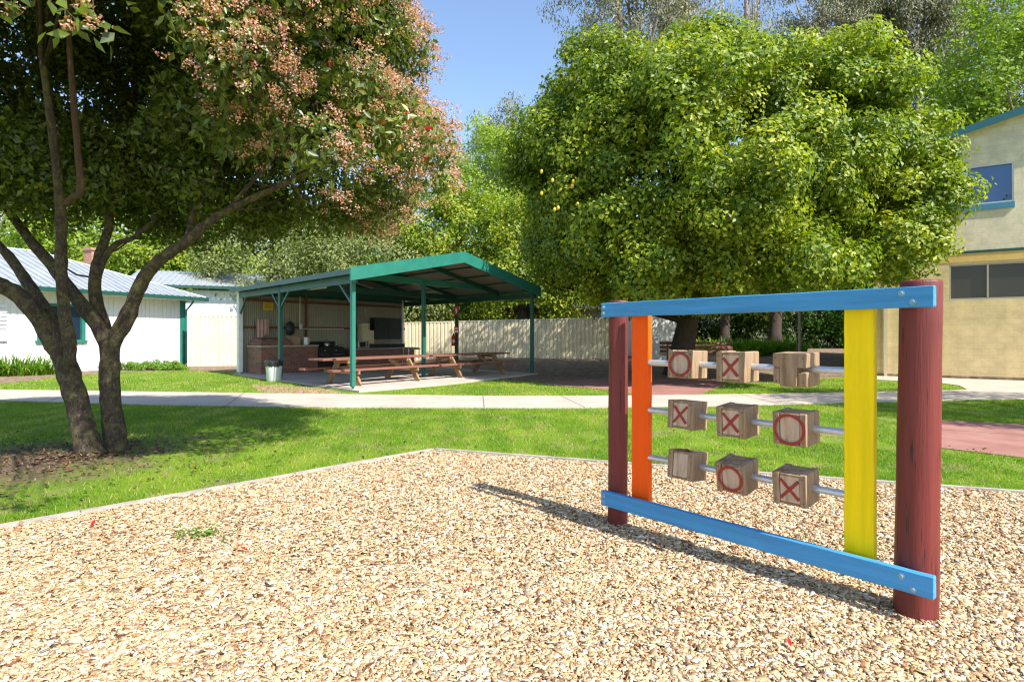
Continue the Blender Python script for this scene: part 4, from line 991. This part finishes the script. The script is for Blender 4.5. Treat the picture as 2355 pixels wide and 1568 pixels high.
# ================================================================== PLANTS
def strap_clump(name, label, c, R, n, L, W, lm, seed, group=None):
    rng = np.random.default_rng(seed); root = thing(name, label, 'plant', c, 0, group)
    a = rng.uniform(0, 6.28, n); rr = np.sqrt(rng.random(n)) * R; b = np.stack([np.cos(a) * rr, np.sin(a) * rr * .7, np.zeros(n)], 1)
    az = a + rng.normal(0, .9, n); ln = L * rng.uniform(.6, 1.15, n); sp = rng.uniform(.25, .95, n); w_ = W * rng.uniform(.7, 1.3, n)
    dirh = np.stack([np.cos(az), np.sin(az), np.zeros(n)], 1); sd_ = np.stack([-np.sin(az), np.cos(az), np.zeros(n)], 1)
    V = []; S = 5
    for k in range(S + 1):
        f = k / S; q = b + dirh * (ln * sp * (f ** 1.3))[:, None]; q[:, 2] = ln * (f * 1.05 - sp * .95 * f ** 2.4); q[:, 2] = np.maximum(q[:, 2], .01)
        wk = w_ * (1 - f ** 2) * .5 + .001; V += [q - sd_ * wk[:, None], q + sd_ * wk[:, None]]
    V = np.stack(V, 1).reshape(-1, 3); i = np.arange(n)[:, None] * 2 * (S + 1)
    Fc = np.concatenate([i + np.array([[2 * k, 2 * k + 1, 2 * k + 3, 2 * k + 2]]) for k in range(S)], 1).reshape(-1, 4)
    mesh_obj('foliage', V, Fc, lm, root, rnd=np.repeat(rng.random(n), S)); return root
g = G(45, 862); strap_clump('agapanthus_clump', 'broad clump of green strap leaves beneath the white house wall', (g.x, g.y, 0), 1.15, 620, 1.0, .05, LM['strap'], 1, 'strap leaved clumps')
g = G(-60, 866); strap_clump('agapanthus_clump', 'strap leaved clump at the far left under the louvres', (g.x, g.y, 0), 1.0, 420, .95, .05, LM['strap'], 2, 'strap leaved clumps')
for i, (u, v, lab) in enumerate(((1648, 815, 'dark strap leaved clump seen between first and second block'), (1700, 817, 'strap leaved clump behind the second block'), (1745, 815, 'strap leaved clump right of the second block'), (1800, 812, 'low strap leaved clump by the timber stake'))):
    g = G2(u, v); strap_clump('strap_leaf_clump', lab, (g.x, g.y, g.z), 1.3, 400, 1.2, .06, LM['strap'], 5 + i, 'strap leaved clumps')
def hedge(name, label, c, R, n, rc, per, L, W, lm, seed, cat='shrub', group=None, **k):
    rng = np.random.default_rng(seed); root = thing(name, label, cat, (c[0], c[1], 0), 0, group)
    cl, cd = clumps_on(rng, c, R, n, .5, .12, zmin=.05)
    V, Fc, r, _ = leaf_cloud(rng, cl - np.array([c[0], c[1], 0]), cd, rc, per, L, W, .8, .5); mesh_obj('foliage', V, Fc, lm, root, rnd=r)
    mb = MB()
    for q in range(5): 
        p = Vector(cl[q] - np.array([c[0], c[1], 0])); mb.tube([(random.uniform(-.1, .1), 0, 0), p * .5, p], [.05, .035, .012], 6)
    mb.build('stem', M['bark_b'], root); return root
g = G(340, 851); hedge('groundcover_patch', 'low yellow green groundcover strip in front of the white wall', (g.x, g.y, .05), (1.7, .8, .3), 90, .16, 90, .07, .035, LM['strap'], 3, 'groundcover')

# ---- flowering tree (left)
def flowering_tree():
    rng = np.random.default_rng(21); random.seed(21)
    base = np.array([TA.x, TA.y, 0]); root = thing('flowering_tree', 'large flowering tree with pink blossom and forked mossy trunk', 'tree', tuple(base)); KR = 1
    mb = MB(); b = Vector(base)
    def path(pts, n=10):
        ps = [P(u, v, Y) - b for u, v, Y, r in pts]; rs = [r for *_, r in pts]; out, ro = [], []
        for i in range(len(ps) - 1):
            p0, p1, p2, p3 = ps[max(i - 1, 0)], ps[i], ps[i + 1], ps[min(i + 2, len(ps) - 1)]
            for k in range(4):
                t = k / 4; out.append(.5 * ((2 * p1) + (p2 - p0) * t + (2 * p0 - 5 * p1 + 4 * p2 - p3) * t * t + (3 * p1 - p0 - 3 * p2 + p3) * t ** 3)); ro.append((rs[i] * (1 - t) + rs[i + 1] * t) * KR * (1 + random.uniform(-.07, .07)))
        out.append(ps[-1]); ro.append(rs[-1] * KR); mb.tube(out, ro, n + 4, wob=.07); return out
    limb = []; KR = .8
    limb += path([(212, 1062, 7.1, .25), (205, 1035, 7.1, .185), (190, 980, 7.1, .165), (170, 900, 7.1, .155), (145, 825, 7.05, .15), (113, 765, 7.0, .135), (83, 723, 6.9, .125), (38, 676, 6.8, .115), (-10, 652, 6.7, .105), (-120, 600, 6.4, .08), (-300, 480, 6.0, .05)], 14)
    limb += path([(150, 835, 7.05, .1), (140, 775, 7.0, .1), (100, 705, 7.1, .085), (63, 650, 7.2, .08), (20, 590, 7.3, .07), (-60, 500, 7.4, .05), (-160, 380, 7.4, .03)], 10)
    limb += path([(160, 840, 6.95, .08), (160, 790, 6.9, .088), (150, 735, 6.85, .08), (143, 660, 6.8, .075), (140, 585, 6.75, .075), (140, 510, 6.7, .07), (133, 420, 6.6, .06), (120, 300, 6.5, .052), (100, 150, 6.4, .045), (80, -60, 6.3, .03)], 12)
    limb += path([(262, 1060, 7.3, .22), (268, 1030, 7.3, .165), (258, 960, 7.3, .145), (252, 880, 7.3, .14), (252, 810, 7.3, .14), (250, 780, 7.3, .14)], 14)
    limb += path([(250, 800, 7.3, .12), (225, 748, 7.3, .11), (175, 685, 7.35, .1), (120, 612, 7.4, .085), (75, 560, 7.5, .075), (38, 510, 7.6, .065), (-30, 420, 7.8, .045), (-120, 280, 8, .025)], 12)
    limb += path([(250, 790, 7.35, .1), (235, 740, 7.4, .1), (218, 673, 7.45, .09), (223, 610, 7.5, .082), (238, 560, 7.6, .072), (252, 510, 7.7, .06), (262, 400, 7.9, .045), (300, 230, 8.2, .03), (330, 60, 8.4, .02)], 12)
    limb += path([(223, 640, 7.5, .05), (243, 590, 7.5, .05), (270, 560, 7.5, .045), (310, 545, 7.4, .035), (360, 500, 7.3, .025)], 8)
    limb += path([(250, 800, 7.3, .12), (290, 735, 7.25, .115), (315, 670, 7.2, .1), (340, 625, 7.15, .095), (378, 590, 7.1, .085), (430, 555, 7.0, .075), (480, 510, 6.9, .06), (540, 475, 6.8, .05), (620, 438, 6.6, .04), (720, 390, 6.4, .028), (830, 330, 6.2, .018)], 12)
    limb += path([(430, 555, 7.0, .05), (450, 480, 7.2, .045), (500, 380, 7.4, .038), (540, 250, 7.6, .028), (580, 120, 7.8, .018)], 8)
    limb += path([(520, 485, 6.85, .03), (600, 395, 6.8, .03), (680, 300, 6.9, .024), (760, 180, 7.0, .016)], 8)
    mbt = mb; mb = MB(); path([(150, 470, 6.2, .045), (170, 452, 6.1, .045), (185, 438, 6.0, .042), (178, 340, 5.9, .04), (168, 220, 5.8, .036), (157, 80, 5.7, .03), (150, -60, 5.6, .025)], 8)
    mb.build('branch', M['bark_branch'], root, smooth=True); mb = mbt
    c = np.array([-5.0, 6.6, 4.85]); R = np.array([4.15, 3.6, 2.9])
    def keep(p):
        Y = p[:, 1]; u = CX + F * p[:, 0] / np.maximum(Y, .5); v = HZ - F * (p[:, 2] - H) / np.maximum(Y, .5)
        k = p[:, 1] > 1.6
        # the crown is open towards the front left: its skirt there starts well above head height
        lowfront = (p[:, 1] < 6.6) & (p[:, 0] < -2.1 - .25 * (p[:, 1] - 3)) & (p[:, 2] < 4.6 + (6.6 - p[:, 1]) * .2)
        far_right = p[:, 0] > -.7 - .28 * np.maximum(0, p[:, 2] - 3.3)
        return k & ~lowfront & ~far_right
    cl, cd = clumps_on(rng, c, R, 700, .24, .1, zmin=3.05, keep=keep)
    # inner fill
    cl2, cd2 = clumps_on(rng, c, R * .74, 420, .5, .1, zmin=3.15, keep=keep)
    # leafy back skirt behind the trunks
    V, Fc, r, pos = leaf_cloud(rng, np.concatenate([cl, cl2]) - base, np.concatenate([cd, cd2]), .42, 250, .09, .042, .8, .35, droop=.45, rnd_clump=.3)
    sp_ = np.array([tuple(P(u, v, Y)) for u, v, Y in ((175, 15, 2.9), (150, 60, 3.0), (215, 65, 2.9), (70, -20, 3.1), (300, -20, 3.0), (10, 20, 3.2))])
    V2, F2, r2, _ = leaf_cloud(rng, sp_ - base, np.tile([[.4, -.5, .6]], (6, 1)), .1, 11, .095, .042, .8, .3, droop=.3, hi=.97)
    V, Fc, r = np.concatenate([V, V2]), np.concatenate([Fc, F2 + len(V)]), np.concatenate([r, r2])
    mesh_obj('crown', V, Fc, LM['photinia'], root, rnd=r)
    for q in sp_: mb.tube([Vector(q - base), Vector(q - base) + Vector((-.08, .1, .35)), Vector(q - base) + Vector((-.25, .5, .9)), P(100, 150, 6.4) - b], [.004, .006, .009, .02], 5)
    # twigs
    for k in range(260):
        q = Vector(cl[rng.integers(len(cl))] - base); s0 = min(random.sample(limb, 12), key=lambda a: (a - q).length); md = s0.lerp(q, .5) + Vector([random.uniform(-.25, .25) for _ in range(3)])
        if (q - s0).length > 1.5: continue
        mb.tube([s0, s0.lerp(md, .5) + Vector((0, 0, -.06)), md, md.lerp(q, .5) + Vector((0, 0, .08)), q], [.014, .012, .01, .007, .004], 5)
    mb.build('trunk', M['bark_a'], root, smooth=True)
    # blossom heads on the sunny outside
    sunv = -np.array(sd); k = (cl[:, 0] > -3.6 + .25 * (cl[:, 1] - 4)) | (cd @ sunv > .55)
    cb_, cdb = cl[k], cd[k]; per = 17; idx = np.repeat(np.arange(len(cb_)), per); m = len(idx)
    v = unit(rng.normal(size=(m, 3)) * .8 + cdb[idx] * .9 + sunv * .4); hc = cb_[idx] + v * (.44 * rng.uniform(.75, 1.15, m))[:, None]
    hc = np.concatenate([hc, sp_ + np.array([.05, -.03, 0])]); m = len(hc)
    ns = 34; j = np.repeat(np.arange(m), ns); q = rng.normal(size=(m * ns, 3)); q = unit(q) * (rng.random(m * ns) ** .4)[:, None]
    pos = hc[j] + q * np.array([.085, .085, .055]) * rng.uniform(.7, 1.25, m)[j][:, None]
    V, Fc = leaves(pos - base, unit(rng.normal(size=pos.shape) + np.array([0, 0, .6])), np.full(len(pos), .021), np.full(len(pos), .018), 0, rng)
    rr = np.clip(rng.random(m)[j] * .7 + rng.random(len(pos)) * .3, 0, 1); mesh_obj('blossom', V, Fc, LM['blossom'], root, rnd=np.repeat(rr, 2))
flowering_tree()

# ---- citrus tree (centre right)
ct = tree('citrus_tree', 'huge rounded citrus tree with yellow green leaves and few lemons', (6.4, 20.2, 6.6), (6.5, 6.1, 4.75), 1000, .62, 250, .145, .085, LM['citrus'], M['bark_b'], base=(6.15, 21.0, 0), tr=.5, seed=31, zmin=2.3, inner=.3, amp=.095, limbs=22, back=.24, fr=4.6, trunk_top=(6.3, 20.8, 6), fill=240, lobes=[(tuple(P(*q)), lr, ln) for q, lr, ln in (((1330, 500, 19), 1.3, 34), ((1295, 585, 21.6), 1.35, 34), ((1620, 130, 19), 1.2, 28), ((1500, 175, 19), .9, 16), ((1900, 185, 19), .9, 16), ((1345, 320, 18), 1.3, 34), ((1450, 240, 18.5), 1.5, 40), ((1640, 185, 18.5), 1.6, 48), ((1780, 200, 18), 1.1, 24), ((1980, 250, 18.5), 1.4, 38), ((2060, 350, 17.5), 1.25, 34), ((2095, 460, 16.8), 1.1, 28), ((2065, 565, 16.5), 1.0, 24), ((1480, 610, 16), 1.2, 28), ((1880, 590, 15), 1.1, 24), ((1700, 430, 14.6), 1.4, 30))])
for u, v, Y in ((1283, 478, 16.4), (1245, 445, 16.5), (1328, 470, 16.2), (1318, 418, 16.3), (1270, 415, 16.4), (1245, 395, 16.6), (1316, 428, 16.2), (1275, 482, 16.2)):
    p = P(u, v, Y) - Vector(ct.location); mb = MB(); mb.lathe([(.005, -.07), (.035, -.05), (.05, 0), (.035, .045), (.01, .065)], 10, (0, 0)); mb.build('lemon', M['yellow_sign'], ct, smooth=True, loc=p)

# ---- background planting
tree('olive_tree', 'grey green bushy tree above the shelter roof left part', (-8.2, 34, 4.8), (5.3, 3, 4.0), 260, .9, 130, .2, .09, LM['olive'], M['bark_b'], seed=41, tr=.2, zmin=1, inner=.4)
tree('olive_tree', 'paler grey green tree rising over the white outbuilding', (-15.5, 37, 5.2), (5.0, 3, 4.4), 220, .9, 130, .22, .1, LM['olive'], M['bark_b'], seed=42, tr=.2, zmin=1)
tree('lemon_tree', 'yellow green tree directly over the shelter roof', (-3.4, 35, 5.6), (4.2, 3, 5.2), 290, .9, 140, .2, .11, LM['citrus'], M['bark_b'], seed=43, tr=.2, zmin=1)
tree('evergreen_tree', 'leafy green tree above the shelter gable peak', (1.0, 33, 4.8), (3.8, 3, 4.6), 260, .9, 130, .2, .11, LM['citrus'], M['bark_b'], seed=44, tr=.25, zmin=1.5)
tree('lime_green_tree', 'bright lime green tree in the gap between the two big crowns', (-.4, 46, 9.6), (5.2, 4, 8.4), 330, 1.2, 140, .26, .15, LM['lime'], M['bark_b'], seed=45, tr=.3, zmin=3, inner=.4, amp=.16)
tree('lime_green_tree', 'bright green tree seen through the left crown over the house', (-24, 52, 7.5), (9, 5, 7.5), 300, 1.5, 120, .34, .2, LM['lime'], M['bark_b'], seed=46, tr=.35, zmin=1.5)
tree('lime_green_tree', 'tall lime green tree behind the ridge of the white house', (-37, 54, 9), (9, 5, 8.5), 330, 1.6, 120, .36, .2, LM['lime'], M['bark_b'], seed=147, tr=.35, zmin=1.5, hi=.8)
tree('olive_tree', 'broad grey green tree behind the far left of the white house roof', (-50, 56, 9), (9, 5, 8), 300, 1.6, 120, .36, .2, LM['olive'], M['bark_b'], seed=148, tr=.35, zmin=1.5)
tree('evergreen_tree', 'dark evergreen tree between the white house and the outbuilding', (-28, 47, 5.5), (6, 4, 5.2), 260, 1.3, 120, .3, .16, LM['citrus'], M['bark_b'], seed=149, tr=.35, zmin=1.5)
tree('lime_green_tree', 'low lime green tree behind the olive trees', (-12, 50, 6.5), (7, 4, 6.0), 240, 1.4, 110, .32, .18, LM['lime'], M['bark_b'], seed=47, tr=.3, zmin=1.5)
tree('gum_tree', 'distant grey gum crown in the sky gap left of the citrus', (-1.2, 85, 27), (5.5, 5, 8), 160, 1.7, 90, .45, .14, LM['gum'], M['bark_gum'], seed=48, tr=.5, zmin=12, inner=.5, amp=.2, droop=1.2)
tree('gum_tree', 'tall gum with pale trunk rising over the left of citrus', (11.2, 52, 30), (7.0, 4, 9), 270, 1.15, 100, .34, .1, LM['gum'], M['bark_gum'], base=(9.6, 52, 0), trunk_top=(9.2, 52, 40), seed=49, tr=.65, zmin=20, inner=.7, amp=.25, limbs=22, droop=1.2, group='tall gum trees')
tree('gum_tree', 'tall gum with thin scattered leaves over the citrus middle', (17.5, 60, 36), (6.5, 4, 8), 90, 1.1, 80, .34, .09, LM['gum'], M['bark_gum'], base=(18.0, 60, 0), trunk_top=(18.0, 60, 46), seed=50, tr=.5, zmin=24, inner=.8, amp=.25, limbs=24, droop=1.2, group='tall gum trees')
tree('gum_tree', 'bare pale gum stems standing against the sky', (24.5, 58, 34), (2.5, 3, 7), 34, 1.0, 40, .32, .09, LM['gum'], M['bark_gum'], base=(23.9, 58, 0), trunk_top=(23.6, 58, 44), seed=51, tr=.42, zmin=24, inner=.8, limbs=20, droop=1.2, group='tall gum trees')
tree('gum_tree', 'branching gum right of the bare stems with dark leaves', (33.5, 62, 33), (6.3, 4, 8), 190, 1.1, 100, .34, .11, LM['gum'], M['bark_gum'], base=(34, 62, 4), trunk_top=(33.4, 62, 42), seed=52, tr=.5, zmin=22, inner=.7, amp=.25, limbs=26, droop=1.2, group='tall gum trees', hi=.7)
tree('gum_tree', 'dense dark gum on the hillside near the top right', (45, 66, 37), (9, 5, 11), 420, 1.5, 140, .42, .15, LM['gum'], M['bark_gum'], base=(45, 66, 8), seed=53, tr=.6, zmin=20, inner=.6, amp=.2, limbs=26, droop=1.2, group='tall gum trees', hi=.6)
tree('gum_tree', 'gum with brown leaves on the hillside behind the block building', (60, 72, 36), (12, 6, 14), 330, 1.8, 90, .45, .14, LM['gum'], M['bark_gum'], base=(60, 72, 10), seed=54, tr=.6, zmin=14, inner=.6, limbs=20, droop=1.2, group='tall gum trees')
tree('plane_tree', 'bright fresh green tree standing above the block building roof', (33.2, 36, 14.5), (7.2, 5, 9.0), 520, 1.15, 120, .26, .16, LM['lime'], M['bark_gum'], base=(33, 37, 0), seed=55, tr=.35, zmin=4, inner=.5, amp=.16, limbs=24, hi=.6)
# dark planting behind the frame and the fence
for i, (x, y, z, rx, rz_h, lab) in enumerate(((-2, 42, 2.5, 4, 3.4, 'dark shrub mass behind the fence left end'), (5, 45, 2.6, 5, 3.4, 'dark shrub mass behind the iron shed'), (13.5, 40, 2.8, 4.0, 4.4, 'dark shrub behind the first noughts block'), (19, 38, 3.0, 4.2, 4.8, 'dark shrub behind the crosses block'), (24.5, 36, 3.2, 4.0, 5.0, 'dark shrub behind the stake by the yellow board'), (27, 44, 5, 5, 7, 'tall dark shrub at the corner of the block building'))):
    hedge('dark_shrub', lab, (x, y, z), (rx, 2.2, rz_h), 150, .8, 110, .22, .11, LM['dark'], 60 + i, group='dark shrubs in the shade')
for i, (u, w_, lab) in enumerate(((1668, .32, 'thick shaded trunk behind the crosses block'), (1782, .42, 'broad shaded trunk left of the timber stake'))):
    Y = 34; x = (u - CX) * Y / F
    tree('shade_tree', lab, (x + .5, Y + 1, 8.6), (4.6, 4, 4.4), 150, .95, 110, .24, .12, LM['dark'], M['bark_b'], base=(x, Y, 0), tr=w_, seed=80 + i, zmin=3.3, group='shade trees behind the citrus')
g = G(1310, 820); tree('small_tree', 'slender forked tree rising behind the fence', (g.x + .3, 41, 7.0), (4.2, 3, 4.0), 170, .9, 110, .22, .11, LM['citrus'], M['bark_gum'], base=(4.4, 38.5, 0), tr=.22, seed=90, zmin=3.6)

# hill on the right, far ground
nx, ny = 60, 40; V = []; Fq = []
for j in range(ny + 1):
    for i in range(nx + 1):
        x = -160 + 400 * i / nx; y = 60 + 200 * j / ny
        s = 1 / (1 + math.exp(-(x - 48 - .1 * (y - 60)) / 9)); ri = min(1, (y - 60) / 60)
        z = s * 46 * ri ** .8 + ri * 4 + 1.5 * sin(x * .11) * cos(y * .09) * ri
        V.append((x, y, z - .3))
for j in range(ny):
    for i in range(nx):
        a = j * (nx + 1) + i; Fq.append((a, a + 1, a + nx + 2, a + nx + 1))
tag(mesh_obj('hill', V, Fq, M['hillside'], smooth=True), kind='structure')

tree('roadside_tree', 'leafy tree just outside the view whose shade falls across the lawn and path', (14.5, 7.6, 7.0), (3.6, 3.4, 2.6), 200, .7, 120, .14, .08, LM['citrus'], M['bark_b'], base=(14.8, 7.4, 0), seed=95, tr=.25, zmin=4.4)

# leaf litter under the flowering tree
rng = np.random.default_rng(77); n = 2600; a = rng.uniform(0, 6.28, n); rr = np.abs(rng.normal(0, 1.5, n)); ps = np.stack([TA.x - .2 + rr * np.cos(a), TA.y - .3 + rr * np.sin(a) * .9, rng.uniform(.004, .03, n)], 1)
m2 = 900; ps2 = np.stack([rng.uniform(-5, 6, m2), rng.uniform(3.5, 10.5, m2), np.full(m2, .025)], 1); ps2 = ps2[~inpoly(ps2, chip_poly)]; ps = np.concatenate([ps, ps2]); n = len(ps)
V, Fc = leaves(ps, unit(np.array([0, 0, 1.]) + rng.normal(0, .3, (n, 3))), rng.uniform(.035, .075, n), rng.uniform(.015, .035, n), 0.0, rng)
tag(mesh_obj('leaf_litter', V, Fc, leafmat('dry_leaf', [(0, (.03, .018, .012)), (.5, (.09, .055, .034)), (.93, (.24, .16, .09)), (1, (.3, .05, .03))], .1, .7), rnd=np.repeat(rng.random(n), 2)), 'dry brown fallen leaves scattered under the flowering tree', 'leaf litter', kind='stuff')
